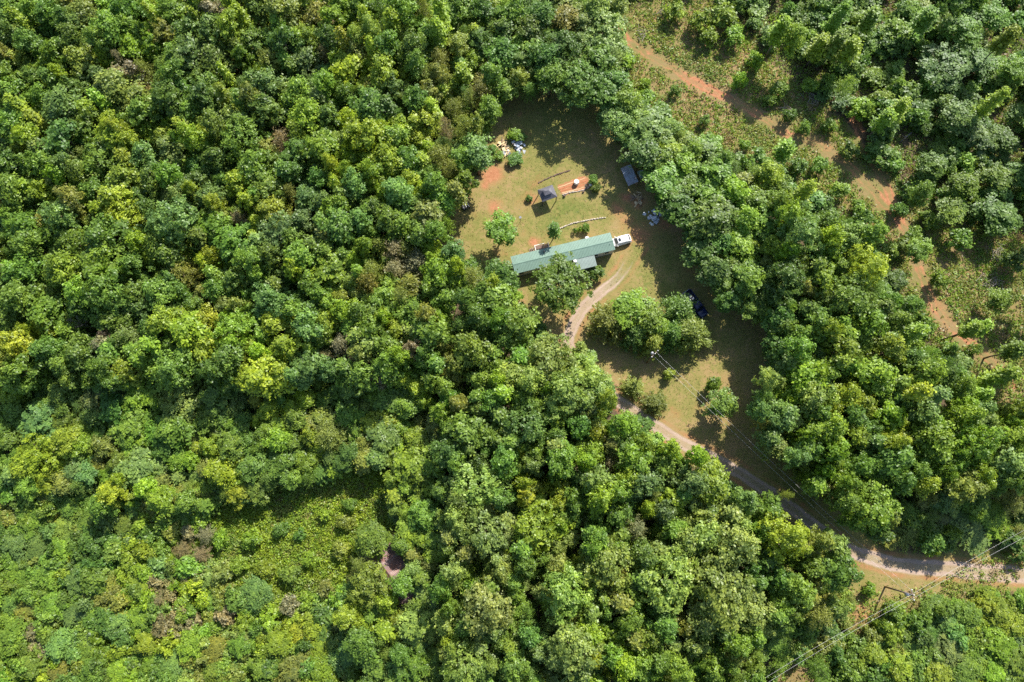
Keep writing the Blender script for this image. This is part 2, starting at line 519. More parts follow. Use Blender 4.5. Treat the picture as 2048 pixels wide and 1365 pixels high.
def trunk_mesh(name, rng, h, lobes, r0, mat, lean=0.0):
    mb = MB()
    top = np.array([0, 0, h])
    pts = [(0, 0, 0)]
    for k in range(1, 6):
        t = k / 5
        pts.append((rng.normal(0, 0.08) * t * 2, rng.normal(0, 0.08) * t * 2, h * t))
    mb.tube(pts, [r0 * 1.25] + [r0 * (1 - 0.82 * k / 5) for k in range(1, 6)], 7)
    for c in lobes:
        z0 = min(h * 0.9, max(h * 0.3, c[2] - 0.9 * math.hypot(c[0], c[1]) - 0.6))
        a = Vector((0, 0, z0)); b = Vector(c)
        m = a.lerp(b, 0.55) + Vector((0, 0, -0.25))
        rr = r0 * 0.42
        mb.tube([a, m, b], [rr, rr * 0.6, rr * 0.2], 5, cap=False)
    return mb.mesh(name, mat, True)

def clumped(rng, cents, dirs, rads, per, sig, leaf, flat=0.6, up=0.55):
    """leaves in sprays around clump centres"""
    n = len(cents)
    k = np.repeat(np.arange(n), per)
    off = rng.normal(size=(len(k), 3)) * (sig * rads[k])[:, None]
    off[:, 2] *= flat
    P = cents[k] + off
    Nm = dirs[k] * 0.75 + np.array([0, 0, up]) + rng.normal(size=(len(k), 3)) * 0.42
    S = leaf * rng.uniform(0.65, 1.3, len(k))
    cv = rng.uniform(0.12, 0.88, n)
    V = np.clip(cv[k] + rng.normal(0, 0.14, len(k)) , 0, 1)
    return P, Nm, S, V

def crown_broad(i, R, h, depth, nl, sub, per, leaf, loose=1.0):
    rng = np.random.default_rng(100 + i)
    cz = h - depth * 0.5
    L, LR = [], []
    ga = 2.399963
    for k in range(nl):
        f = (k + 0.5) / nl
        rr = R * (0.84 * math.sqrt(f)) * rng.uniform(0.72, 1.18)
        t = k * ga + rng.uniform(-0.6, 0.6)
        z = cz + depth * 0.5 * (0.66 - 1.1 * f * f) + rng.normal(0, depth * 0.11)
        if k > 2 and rng.random() < 0.12: continue
        L.append((rr * math.cos(t), rr * math.sin(t), z)); LR.append(R * rng.uniform(0.17, 0.36))
    for k in range(nl // 4):                       # lower skirt
        t = k * ga * 1.7 + rng.uniform(0, 0.6); rr = R * rng.uniform(0.45, 0.75)
        L.append((rr * math.cos(t), rr * math.sin(t), cz - depth * rng.uniform(0.2, 0.45))); LR.append(R * rng.uniform(0.24, 0.34))
    L, LR = np.array(L), np.array(LR)
    C, D, Q = [], [], []
    for c, lr in zip(L, LR):
        u = unit(sub, rng, -0.45)
        p = c + u * lr * rng.uniform(0.65, 1.32, (sub, 1)) * np.array([1, 1, 0.85])
        dd = np.linalg.norm(p[:, None] - L[None], axis=2) / LR[None]
        ok = (dd < 0.72).sum(1) == 0
        C.append(p[ok]); D.append(u[ok]); Q.append(np.full(ok.sum(), lr))
    C, D, Q = np.vstack(C), np.vstack(D), np.concatenate(Q)
    P, Nm, S, V = clumped(rng, C, D, np.full(len(C), 1.0), per, 0.205 * loose, leaf)
    j = rng.integers(0, len(L), int(len(P) * 0.08))
    P2 = L[j] + unit(len(j), rng) * (LR[j] * rng.uniform(0, 0.7, len(j)))[:, None]
    P = np.vstack([P, P2]); Nm = np.vstack([Nm, rng.normal(size=P2.shape) + [0, 0, 0.6]])
    S = np.concatenate([S, leaf * rng.uniform(.8, 1.3, len(j))]); V = np.concatenate([V, rng.uniform(.2, .5, len(j))])
    top = L[LR.argsort()[::-1][:7]]
    return (P, Nm, S, V), top, h

def crown_slim(i, R, h, base, tiers, per, leaf):
    """tall young poplar: short rising branches in tiers up a straight stem, sprays at their ends"""
    rng = np.random.default_rng(300 + i)
    C, D, B = [], [], []
    for k in range(tiers):
        f = (k + rng.uniform(0.2, 0.8)) / tiers
        z = base + (h - base) * f
        rr = R * (1.05 - f) ** 0.6 * (0.55 + 0.45 * math.sin(min(1, f * 3) * math.pi / 2))
        nb = rng.integers(3, 6)
        a0 = rng.uniform(0, 6.28)
        for b in range(nb):
            t = a0 + b * 6.28 / nb + rng.uniform(-.4, .4)
            q = rr * rng.uniform(0.65, 1.15)
            e = np.array([q * math.cos(t), q * math.sin(t), z + q * 0.45])
            B.append(e)
            for g in np.linspace(0.35, 1.0, 4):
                C.append(np.array([e[0] * g, e[1] * g, z + (e[2] - z) * g]) + rng.normal(0, 0.12, 3)); D.append([math.cos(t) * .6, math.sin(t) * .6, 0.6])
    C.append([0, 0, h]); D.append([0, 0, 1])
    C, D = np.array(C), np.array(D)
    return clumped(rng, C, D, np.full(len(C), 1.0), per, 0.26, leaf, flat=0.55), np.array(B)[rng.choice(len(B), 9, False)], h * 0.97

def crown_pine(i, R, h, base, whorls, leaf, conic, per=10, droop=0.0):
    """conifer: whorls of branches carrying needle tufts along their length"""
    rng = np.random.default_rng(500 + i)
    P, Nm, S, V, Dr, B = [], [], [], [], [], []
    for k in range(whorls):
        f = (k + rng.uniform(0.2, .8)) / whorls
        z = base + (h - base) * f
        rr = R * ((1 - f) ** conic * 0.95 + 0.10)
        nb = int(rng.integers(5, 8))
        a0 = rng.uniform(0, 6.28)
        for b in range(nb):
            t = a0 + b * 6.28 / nb + rng.uniform(-.35, .35)
            q = rr * rng.uniform(0.6, 1.12)
            rise = 0.32 - droop + rng.normal(0, .1)
            if b % 3 == 0: B.append([q * math.cos(t) * .9, q * math.sin(t) * .9, z + q * rise])
            nt_ = max(3, int(q / 0.30))
            for g in np.linspace(0.22, 1.0, nt_):
                c = np.array([q * g * math.cos(t), q * g * math.sin(t), z + q * g * rise]) + rng.normal(0, 0.10, 3)
                n = per
                off = rng.normal(size=(n, 3)) * 0.17
                P.append(c + off)
                Nm.append(rng.normal(size=(n, 3)) * 0.7 + [0, 0, 0.7])
                Dr.append(np.tile([math.cos(t), math.sin(t), 0.35], (n, 1)) + rng.normal(size=(n, 3)) * 0.5)
                S.append(leaf * rng.uniform(.7, 1.3, n)); V.append(np.clip(rng.normal(0.35 + 0.25 * g, 0.15, n), 0, 1))
    B = np.array(B)
    return (np.vstack(P), np.vstack(Nm), np.concatenate(S), np.concatenate(V), np.vstack(Dr)), B[rng.choice(len(B), min(10, len(B)), False)], h * 0.96

def crown_bare(i, R, h):
    rng = np.random.default_rng(700 + i)
    mb = MB()
    def grow(a, d, L, r, lv):
        b = a + d * L
        m = a.lerp(b, .5) + Vector(rng.normal(0, L * .06, 3))
        mb.tube([a, m, b], [r, r * .75, r * .5], 4, cap=False)
        if lv == 0: return
        for q in range(4 if lv > 1 else 5):
            nd = (d + Vector(rng.normal(0, .55, 3)) + Vector((0, 0, .1))).normalized()
            grow(a.lerp(b, rng.uniform(.45, 1)), nd, L * rng.uniform(.5, .72), r * .5, lv - 1)
    for q in range(6):
        t = q * 1.05 + rng.uniform(0, .5)
        grow(Vector((0, 0, h * rng.uniform(.55, .75))), Vector((math.cos(t) * .75, math.sin(t) * .75, .7)).normalized(), R * .8, .07, 3)
    return mb

VAR = {}        # kind -> list of (crown mesh, trunk mesh, crown radius, height, crown centre z)
def addvar(kind, data, tops, th, R, h, cz, r0, mat=None, aspect=0.62):
    k = len(VAR.setdefault(kind, []))
    me = leaf_quads(kind + '_crown', data[0], data[1], data[2], data[3], mat or M_LEAF, aspect=aspect, dirs=data[4] if len(data) > 4 else None)
    tm = trunk_mesh(kind + '_trunk', np.random.default_rng(900 + k + 50 * len(VAR)), th, tops, r0, M_BARK)
    VAR[kind].append((me, tm, R, h, cz))

for i in range(9):
    R = 2.75; h = 14.0 + (i % 3) * 0.6; dep = 6.0 + (i % 4) * 0.5
    addvar('broad', *crown_broad(i, R, h, dep, 19 + i % 4, 13, 15, 0.43, loose=1.05 + 0.2 * (i % 3)), R, h, h - dep * 0.40, 0.17)
for i in range(6):
    R = 4.4; h = 14.5 + (i % 3) * 0.5; dep = 6.6 + (i % 3) * 0.5
    addvar('large', *crown_broad(40 + i, R, h, dep, 34 + i % 4, 15, 16, 0.44, loose=1.2), R, h, h - dep * 0.38, 0.26)
for i in range(6):
    R = 1.4; h = 15.0
    addvar('slim', *crown_slim(i, R, h, 5.5 + (i % 3) * 1.2, 12, 7, 0.42), R, h, 11.2, 0.12)
for i in range(5):
    R = 2.6; h = 13.0
    addvar('feather', *crown_pine(i, R, h, 6.0, 11, 0.26, 0.55, per=9), R, h, 10.2, 0.15, aspect=0.4)
for i in range(4):
    R = 2.5; h = 7.5
    addvar('cedar', *crown_pine(20 + i, R, h, 0.6, 17, 0.34, 0.55, per=11, droop=0.10), R, h, 3.8, 0.13, aspect=0.42)
for i in range(6):
    R = 1.8; h = 3.6 + (i % 3) * .4
    addvar('bush', *crown_broad(80 + i, R, h, 3.0, 13, 10, 11, 0.42, loose=1.0), R, h, h - 1.3, 0.06)
BARE = []
for i in range(3):
    mb = crown_bare(i, 2.2, 12.0)
    me = mb.mesh('bare_crown', M_TWIG)
    tm = trunk_mesh('bare_trunk', np.random.default_rng(950 + i), 9.5, np.zeros((0, 3)), 0.14, M_TWIG)
    BARE.append((me, tm, 2.2, 12.0, 9.5))
VAR['bare'] = BARE

TINT = {'Y': (0.268, 0.365, 0.036), 'G': (0.168, 0.272, 0.042), 'D': (0.125, 0.222, 0.042), 'B': (0.160, 0.262, 0.070),
        'O': (0.225, 0.265, 0.055), 'P': (0.235, 0.325, 0.080), 'N': (0.260, 0.245, 0.130), 'L': (0.212, 0.325, 0.036)}
TWORD = {'Y': 'bright yellow-green', 'G': 'mid-green', 'D': 'dark green', 'B': 'blue-green', 'O': 'olive', 'P': 'pale green', 'N': 'grey-brown', 'L': 'light green'}

# ------------------------------------------------------------------ trees of the woods: photo position of the crown, its radius, tint, shape
# shape: none = broadleaf, c = slender poplar, f = feathery pine, k = cedar, u = bush, n = bare
TREES = '''
45,45,14Yc 300,22,13Yc 308,35,12Yc 62,88,24D 100,30,26D 130,45,22D 180,38,26O 222,58,29G 200,78,21G 268,95,29L 243,120,16Nf 290,142,26Of
120,148,15Y 212,110,16Y 160,118,31O 72,158,17D 235,178,31P 330,72,25O 380,66,24D 397,42,13Yc 376,110,32B 350,150,24G 338,196,32D 125,215,37B
182,240,24G 226,252,22Y 244,266,18Y 205,205,15Lc 45,218,16Yc 78,245,16Yc 30,185,27G 85,195,22G 285,226,30G 386,222,26G 371,262,16Yc 10,112,19O
8,70,22D 20,20,28G 20,250,28G 68,20,22G 255,20,26D 345,25,26G 10,150,24G 270,60,22G 150,80,22G 150,182,20D 260,190,10Nn 110,105,22G
487,38,15Yc 462,8,12Yc 405,10,14Yc 425,65,29D 462,52,22L 518,20,22D 507,85,29G 572,22,32O 626,36,30O 720,12,26G 568,82,26D 625,80,21L 690,85,12Yc
733,42,14Yc 785,50,18Yc 745,66,20P 710,76,16P 612,122,28B 430,130,32D 484,112,18G 540,125,22O 535,162,28B 700,140,33Y 765,147,27Y 746,104,14Yc
452,195,15Yc 455,152,12Yc 595,190,28G 530,222,28D 500,195,18O 650,170,22G 612,232,27L 655,236,22D 742,215,32D 720,262,26Y 430,250,24G 486,250,26G
692,190,20D 405,190,24D 428,30,22N 650,110,14Nf 665,40,24G 680,10,22G 760,12,26Df 560,55,20G 660,80,20D 775,95,22D 785,180,24D 620,10,20L
55,276,26Y 130,276,36D 236,276,28Y 264,287,18Y 210,316,38G 286,316,26B 345,300,27P 386,276,24Y 250,356,30L 305,366,26D 340,352,24G 250,412,38Y
160,350,20G 118,352,18L 88,385,20Y 25,386,32G 50,455,32G 125,430,40B 145,400,22O 345,446,44B 356,400,20P 386,380,16Y 215,470,36G 160,486,30G
282,486,18Y 60,490,28G 20,330,24D 60,330,20G 90,330,22G 190,385,24D 300,420,18D 310,500,26G 20,430,22G 130,330,16B
480,276,42G 565,280,24Nf 600,302,26D 640,302,30L 740,280,42Y 776,322,24Y 665,332,16Y 692,342,16Y 510,332,32G 428,320,26D 478,366,24Y 545,424,26Y
535,386,28G 583,386,18Of 620,400,28B 648,408,20B 675,370,16Y 710,370,22B 690,396,24P 755,370,18Y 668,424,22L 610,440,22B 680,452,32D 722,440,22B
750,420,20D 420,396,26B 430,406,16Y 430,452,28G 470,482,36G 560,476,42B 602,512,30G 652,500,26G 730,492,16L 760,492,26Of 792,502,30Nf 500,405,20Y 480,440,20Nf
590,345,22D 780,440,24G 800,390,30B 770,390,16Y 640,360,20D 790,280,22G
125,540,30L 50,540,32G 210,530,36G 272,530,24G 212,582,42G 365,546,38Of 40,592,30G 100,622,36G 160,585,24G 230,642,32G 155,645,11Nn 320,592,26G
260,672,28Pf 330,642,28Y 382,662,36Y 30,690,24Y 14,720,22O 100,700,26D 170,702,34G 210,732,24G 250,742,26L 350,732,32G 40,742,28G 55,662,13Y 290,620,22D 15,640,24D
410,525,16Y 470,560,24G 500,520,26G 590,541,17Y 545,510,24G 660,542,36G 710,520,16Y 745,542,26Of 790,540,24Nf 540,602,40B 592,625,22G 475,612,18O 430,580,24G
470,662,42L 556,652,32Y 620,652,28B 575,692,26Y 640,592,20D 655,652,28L 690,622,24L 765,632,16Y 685,690,30Nf 710,722,16Nf 615,732,34B 530,752,36Y
520,705,18Y 462,715,30D 770,692,28G 770,600,24G 722,752,24G 420,640,24Y 420,700,26Y 430,745,26D 660,610,18G 740,660,24G 620,575,22D 590,480,22G
840,530,44Nf 812,500,30Of 865,520,16Y 875,546,32L 912,536,16Y 945,552,28Of 1000,552,28D 986,572,15Y 985,602,36G 1030,642,32G 805,592,28Of 822,622,32G
886,602,24G 855,632,22O 862,662,32G 920,652,28Df 770,640,14Y 720,632,22G 1010,682,32Df 775,730,26G 800,712,18L 890,692,26Of 942,700,32G 850,712,24G 826,700,16N
735,562,28Of 905,508,20B 960,640,26D 930,600,20D 1000,640,20G 880,640,20L
25,785,24Y 25,816,24G 120,790,26G 75,842,30B 128,842,24G 276,790,36L 366,802,44P 80,910,42Y 132,880,30Y 160,890,22Y 50,932,28Y 205,890,20O 290,885,15L
265,856,30G 275,936,36B 170,946,24B 220,986,24Y 240,960,14Y 292,976,20Y 322,1002,26L 372,1002,20G 230,822,26D 380,922,18L 350,860,28G 190,830,22D 20,880,20G 330,900,22D 200,1010,22G
430,792,36D 415,836,24G 612,796,22Y 660,872,36Of 690,826,22G 745,846,20Y 765,880,34B 620,870,18Y 556,880,24L 535,866,20G 465,890,26G 520,896,18G 566,930,32G
440,946,28Y 482,872,24D 780,792,32G 700,780,24G 590,840,24G 650,800,20G 505,935,22D 420,890,18Y 560,800,20D 610,925,18L 700,905,20D
1022,752,36P 1102,722,46P 1132,790,44P 995,760,16Y 840,775,20Y 850,802,16Y 890,772,20G 815,812,26G 880,822,18L 920,812,22O 930,862,36G 1052,852,42D 1050,800,28G
1112,802,24P 1040,905,15Y 830,932,34L 870,935,24L 890,905,24D 1010,922,26D 1162,852,28D 1190,862,20Y 1122,922,28G 1170,922,22L 1065,932,22G 1170,790,30P 1060,760,26P 980,800,22G 960,760,26G
1190,905,20L 1240,852,22L 1222,892,20O 1215,926,20Nf 1270,917,26L 1290,890,20L 1322,932,24G 1290,966,32B 1190,960,28B 1205,986,26Y 1350,1002,28Y 1385,962,24B 1395,912,20L
1275,1056,28Nf 1075,1056,50L 1190,1082,26G 1240,1030,24D 1120,1006,16Y 1050,966,16Y 1340,900,18L 1150,1000,22G 1240,980,22G 1000,1000,24D
835,945,28L 955,976,44P 970,1062,44P 1210,1132,50P 970,1220,52P 1132,1192,50P 870,1112,20Y 905,1142,20P 745,1080,32G 742,1172,38G 772,1202,20Y 806,1168,20G 830,1252,32P 930,1322,42P
1030,1332,28G 1150,1302,46P 1187,1312,20Y 1250,1332,22Y 1220,1312,22G 1340,1162,50P 1372,1082,32P 1280,1330,24G 720,1292,30G 835,1075,28L 850,1030,26G 880,1180,22G 1050,1130,24G 1290,1110,24D 1260,1240,22D 1060,1270,22D 830,1330,26G 690,1235,20Y 800,1310,20D
1420,962,36L 1490,1002,24B 1570,1072,44Y 1575,990,11Of 1670,1092,26P 1410,1072,32P 1470,1092,38P 1440,1182,56P 1500,1232,42P 1680,1142,28G 1640,1232,30Of 1600,1182,26G 1392,1292,24P
1360,1342,22L 1520,1060,24G 1540,1020,22G 1350,1060,24G 1400,1240,28P 1620,1130,22G 1560,1160,26D 1640,1080,20O 1330,1250,26D 1480,1290,22G 1420,1340,24G 1640,1340,26Gf 1320,1320,22G
1565,832,32B 1520,820,20B 1535,756,16P 1610,752,36L 1625,792,26P 1690,792,24Y 1740,747,36L 1760,772,26L 1830,786,20Yc 1775,826,28Y 1655,856,26L 1705,872,22L 1790,887,20Y
1665,906,22L 1610,876,18L 1780,922,36G 1592,912,20B 1850,742,28L 1850,822,26B 1862,872,26L 1720,932,22G 1690,962,20L 1650,942,16L 1640,830,22D 1700,830,20D 1560,700,22D 1600,700,24G
1870,882,36L 1952,887,38L 2012,932,36P 1765,932,26P 1746,1012,44L 1840,942,18G 1845,966,22Y 1890,946,16L 1962,956,22Y 1930,972,26O 2000,986,22Of 1905,982,24G 1885,1002,24B 1815,1022,26Gf
1860,1032,26Gf 1820,1066,36Of 1875,1076,22P 1942,1062,36B 1990,1042,26L 1865,1100,14Lu 1960,1010,24G 1800,970,24D 1690,1000,20G 2030,880,26L 2040,960,24G 1910,930,22G 1930,830,24L 2030,1010,24Of
1430,432,36D 1530,442,40G 1480,492,32L 1545,492,22L 1610,472,38B 1660,476,24Y 1732,532,38Y 1580,562,42D 1660,502,24L 1700,592,42G 1742,642,32L 1640,652,26G 1662,660,20L 1695,490,22B 1740,470,24G 1430,542,26D 1500,560,26G 1460,600,22D 1620,620,26D 1780,700,26L 1690,700,28L
1790,640,22G 1560,640,24D 1640,560,26G
1210,60,42P 1120,92,38D 1160,162,46D 1092,112,30D 1030,20,26G 1250,120,16Lu 1230,162,26D 1246,242,38B 1302,252,36B 1130,40,28O 1080,30,28D 1060,60,28G 1000,102,32D 1100,150,26D 1190,20,26P 1200,120,30G
880,30,20Yc 876,66,18Yc 925,150,18Yc 886,186,14Yc 850,150,26Of 880,120,22Of 910,216,24Of 930,252,26Of 880,312,32Of 950,302,32B 855,242,26Y 800,262,24Y 890,255,16Nf 960,80,26D 950,70,14Yc 1000,60,24D
800,20,26G 820,362,18Y 882,402,32G 870,370,22D 855,432,28P 745,345,20L 682,412,22L 735,432,26G 830,95,24D 830,130,22G 830,200,26D 920,90,22O 960,180,26Of 985,150,22G 920,20,26G 965,20,24D 810,320,24D 840,470,26G 800,450,24G 870,465,24G 930,320,24G 905,340,22Of 850,20,22Of 980,215,20G 940,195,20Of
1290,302,28B 1332,362,36G 1382,372,30G 1422,402,32G 1470,382,28L 1540,352,26Y 1440,352,32G 1490,440,24L 1400,452,36D 1340,300,26L 1362,418,28D 1370,330,24L 1255,200,26G 1510,400,26G 1580,430,24L 1320,320,24G
1400,500,28D 1210,190,28D 1390,300,18L 1192,768,26P 1176,730,26P 1215,800,20L
'''
# slender trees standing in the cut-over ground, upper right
SLIM = '''
1560,60,24Lc 1640,90,20Yc 1700,100,18Yc 1675,85,20Gc 1800,216,20Yc 1770,240,22Lc 1890,130,46B 1920,232,28B 1990,200,16Yc 2010,80,18Yc
1940,262,24B 1965,285,24B 1990,352,28G 1570,300,20Lc 1610,382,18Yc 2000,432,36D 1680,30,22Gc 1740,40,20Lc 1850,40,22Gc 1930,60,26G 1990,30,24G 1960,120,26B 2030,140,24G 2010,280,26D
1870,330,24D 1930,370,24G 1900,420,24G 1450,30,22Lu 1420,70,16Lu 1470,70,18Lu 1510,120,16Lu 1400,40,18Lu 1350,20,20Lu 2040,230,24D 2035,350,26D 2000,600,20G
1960,655,16Lc 1940,660,15Lc 1985,760,20Yc 2010,750,18Lc 1960,790,16Lc 2030,700,20Gc 1860,440,18Gu 1810,490,18Gu 1840,500,20G 1880,560,16Gu 1800,420,14Du 1780,500,16Gu 1830,470,14Gu 1770,590,18G 1830,610,18G 1790,560,20D
1440,320,12Du 1490,290,12Gu 1580,230,14Du 1610,255,12Gu 1700,300,14Gu 1640,330,16Gu 1600,330,14Du 1680,380,16Gu 1720,420,16Gu 1650,420,14Du 1540,200,12Gu 1480,160,14Lu 1290,170,12Lu 1350,180,10Gu 1410,240,10Du 1720,220,18Lu 1660,250,14Lu 1620,170,14Lu 1560,180,14Lu
1750,300,16Gu 1790,330,16Gu 1830,380,18Gu 1920,480,20Du 1900,700,14Gu 1830,690,16Lu 1880,740,18L 1950,860,20Lu 2020,830,22L 1990,880,20L 1860,770,22Y 1910,790,20L 1950,700,12Gu 2030,520,20Du
'''
# the low regrowth at the lower left, and the thicket under the power line, lower right
LOW = '''
20,985,20G 60,1000,20G 100,985,24O 140,1010,22G 180,1040,26G 60,1040,26G 20,1040,18O 130,1055,22O 100,1020,20G 215,1040,20D 250,1050,22G 290,1050,20L 330,1040,20G 30,1090,28B 75,1100,26B 120,1100,22G 290,1105,20Y 260,1085,18Y 230,1105,20G 180,1090,20D
365,1100,20Nf 410,1070,18Nf 350,1060,18O 400,1110,22Nf 370,1150,20Nf 40,1150,22G 100,1150,26G 150,1160,24B 200,1175,26O 250,1150,18Y 280,1170,22L 320,1200,18Nf 360,1225,18N 240,1200,18O 20,1200,26B 60,1220,24O 110,1210,22G 150,1230,24B
190,1240,26G 230,1250,26B 280,1240,24G 330,1250,20N 410,1200,18Y 420,1235,16O 470,1200,20D 510,1190,28B 450,1230,18N 440,1150,18O 490,1245,18L 540,1240,20Y 580,1210,18N 600,1260,22Y 550,1290,26Y 640,1240,24Y 680,1200,20L
20,1280,28G 70,1270,20N 120,1290,28B 170,1300,24G 240,1300,20Y 290,1290,22L 340,1280,20Y 380,1290,24G 430,1300,24O 480,1290,22G 520,1340,24G 350,1340,32B 60,1330,26G 120,1345,24O 70,1310,14Y 180,1345,24G 240,1345,24L 430,1345,22G 470,1350,20O
590,1340,26O 640,1300,26Y 690,1310,26B 640,1350,24Y 300,1330,22G 560,1060,14Du 500,1080,16L 700,1010,12D 690,1045,14O 650,1030,10L 530,1140,16L 580,1150,18G 620,1120,14L 600,1070,10D 680,1100,14O 650,1180,16O 480,1130,16L 440,1080,16L 400,1040,18L 340,1120,14L
1700,1200,16Of 1740,1180,12L 1790,1230,18G 1830,1245,20G 1870,1215,22G 1900,1250,24B 1940,1230,22G 1965,1215,18Y 2000,1225,24L 2030,1250,24Y 1860,1270,22D 1820,1290,22G 1780,1270,20L 1740,1270,18O 1710,1290,20G 1750,1310,24L 1800,1330,26Y 1850,1320,24G
1900,1300,24P 1950,1290,26G 2000,1290,26L 2030,1320,26G 1880,1350,22Y 1940,1340,26G 1990,1350,24L 1700,1340,20G 1740,1350,20G 1670,1290,16O 1650,1310,18O 1690,1245,12O 1600,1290,20O 1560,1270,24G 1560,1330,22Gf 1610,1250,20G 1550,1290,22G 2040,1205,18G
2040,1060,18Of 2030,1085,14Du 2045,1110,16Du 2000,1060,12L 1660,1190,18O
'''
SHAPE = {'c': 'slim', 'f': 'feather', 'k': 'cedar', 'u': 'bush', 'n': 'bare'}
KNAME = {'broad': 'broadleaf_tree', 'large': 'broadleaf_tree', 'slim': 'poplar_tree', 'feather': 'pine_tree', 'cedar': 'cedar_tree', 'bush': 'bush', 'bare': 'bare_tree'}
KWORD = {'broad': 'broadleaf tree', 'large': 'broadleaf tree', 'slim': 'slender poplar', 'feather': 'feathery pine', 'cedar': 'cedar', 'bush': 'bush', 'bare': 'bare dead tree'}
KCAT = {'broad': 'tree', 'large': 'tree', 'slim': 'tree', 'feather': 'tree', 'cedar': 'tree', 'bush': 'bush', 'bare': 'tree'}

import re
def parse(txt, zone):
    out = []
    for w in txt.split():
        m = re.match(r'(-?\d+),(-?\d+),(\d+)([A-Z])([a-z]?)$', w)
        x, y, r = float(m[1]), float(m[2]), float(m[3])
        sh = SHAPE.get(m[5]) or ('large' if r >= 38 else 'broad')
        if zone == 'low' and sh == 'broad': sh = 'bush' if r < 22 else 'broad'
        out.append(dict(x=x, y=y, r=r, t=m[4], k=sh, zone=zone))
    return out

def zone_height(d, rng):
    k, z = d['k'], d['zone']
    if 'h' in d: return d['h']
    if k == 'bush': return rng.uniform(0.75, 1.0) * min(5.0, d['r'] * 0.19 + 0.6)
    if z == 'low': return rng.uniform(2.6, 4.4)
    if z == 'cut': return rng.uniform(9.5, 13.5) if k == 'slim' else rng.uniform(4.0, 7.0)
    if d['y'] > 760 and d['x'] < 880: return rng.uniform(6.5, 9.0)
    if d['x'] > 1790 and d['y'] > 980: return rng.uniform(4.5, 6.5) if d['y'] < 1035 else rng.uniform(2.4, 3.4)
    if 1230 <= d['x'] < 1420 and 200 < d['y'] < 520: return rng.uniform(6.8, 8.6)
    if 1170 < d['x'] < 1570 and d['y'] < 740: return rng.uniform(8.6, 11.0)
    if 880 < d['x'] < 1260 and d['y'] < 230: return rng.uniform(9.5, 11.5)
    return {'slim': rng.uniform(15, 17.5), 'feather': rng.uniform(11.5, 14.5), 'bare': 12.5}.get(k, rng.uniform(12.0, 16.0) + (1.0 if d['r'] > 36 else 0))

def place(d, rng):
    """work out where the tree stands, and its scale, from where its crown shows"""
    var = VAR[d['k']]
    vi = int(rng.integers(len(var)))
    me, tm, R, h0, cz = var[vi]
    h = zone_height(d, rng)
    zc = cz / h0 * h
    p = unp(d['x'], d['y'], zc)
    m = mpp(d['x'], d['y'], zc)
    s = d['r'] * m / R * (1.05 if d['k'] == 'slim' else 1.16)
    if d['k'] == 'slim': s = min(s, 1.35)
    d.update(vi=vi, pos=(p.x, p.y), sx=s * float(rng.uniform(0.86, 1.16)), sxy=s * float(rng.uniform(0.9, 1.1)), sz=h / h0, rot=float(rng.uniform(0, 6.28)), h=h)
    c = np.array(TINT[d['t']]) * (1 + rng.normal(0, 0.10)) * (1 + rng.normal(0, 0.05, 3))
    d['col'] = tuple(np.clip(c, 0.01, 0.6))
    return d

def make_tree(d, label, group=None):
    me, tm, R, h0, cz = VAR[d['k']][d['vi']]
    e = empty(KNAME[d['k']], (d['pos'][0], d['pos'][1], 0), d['rot'], label, KCAT[d['k']], group, (d['sx'], d['sxy'], d['sz']))
    t = link('trunk', tm, e)
    c = link('crown', me, e)
    c.color = (*d['col'], 1)
    return e

rt = np.random.default_rng(21)
ALL = parse(TREES, 'wood') + parse(SLIM, 'cut') + parse(LOW, 'low')

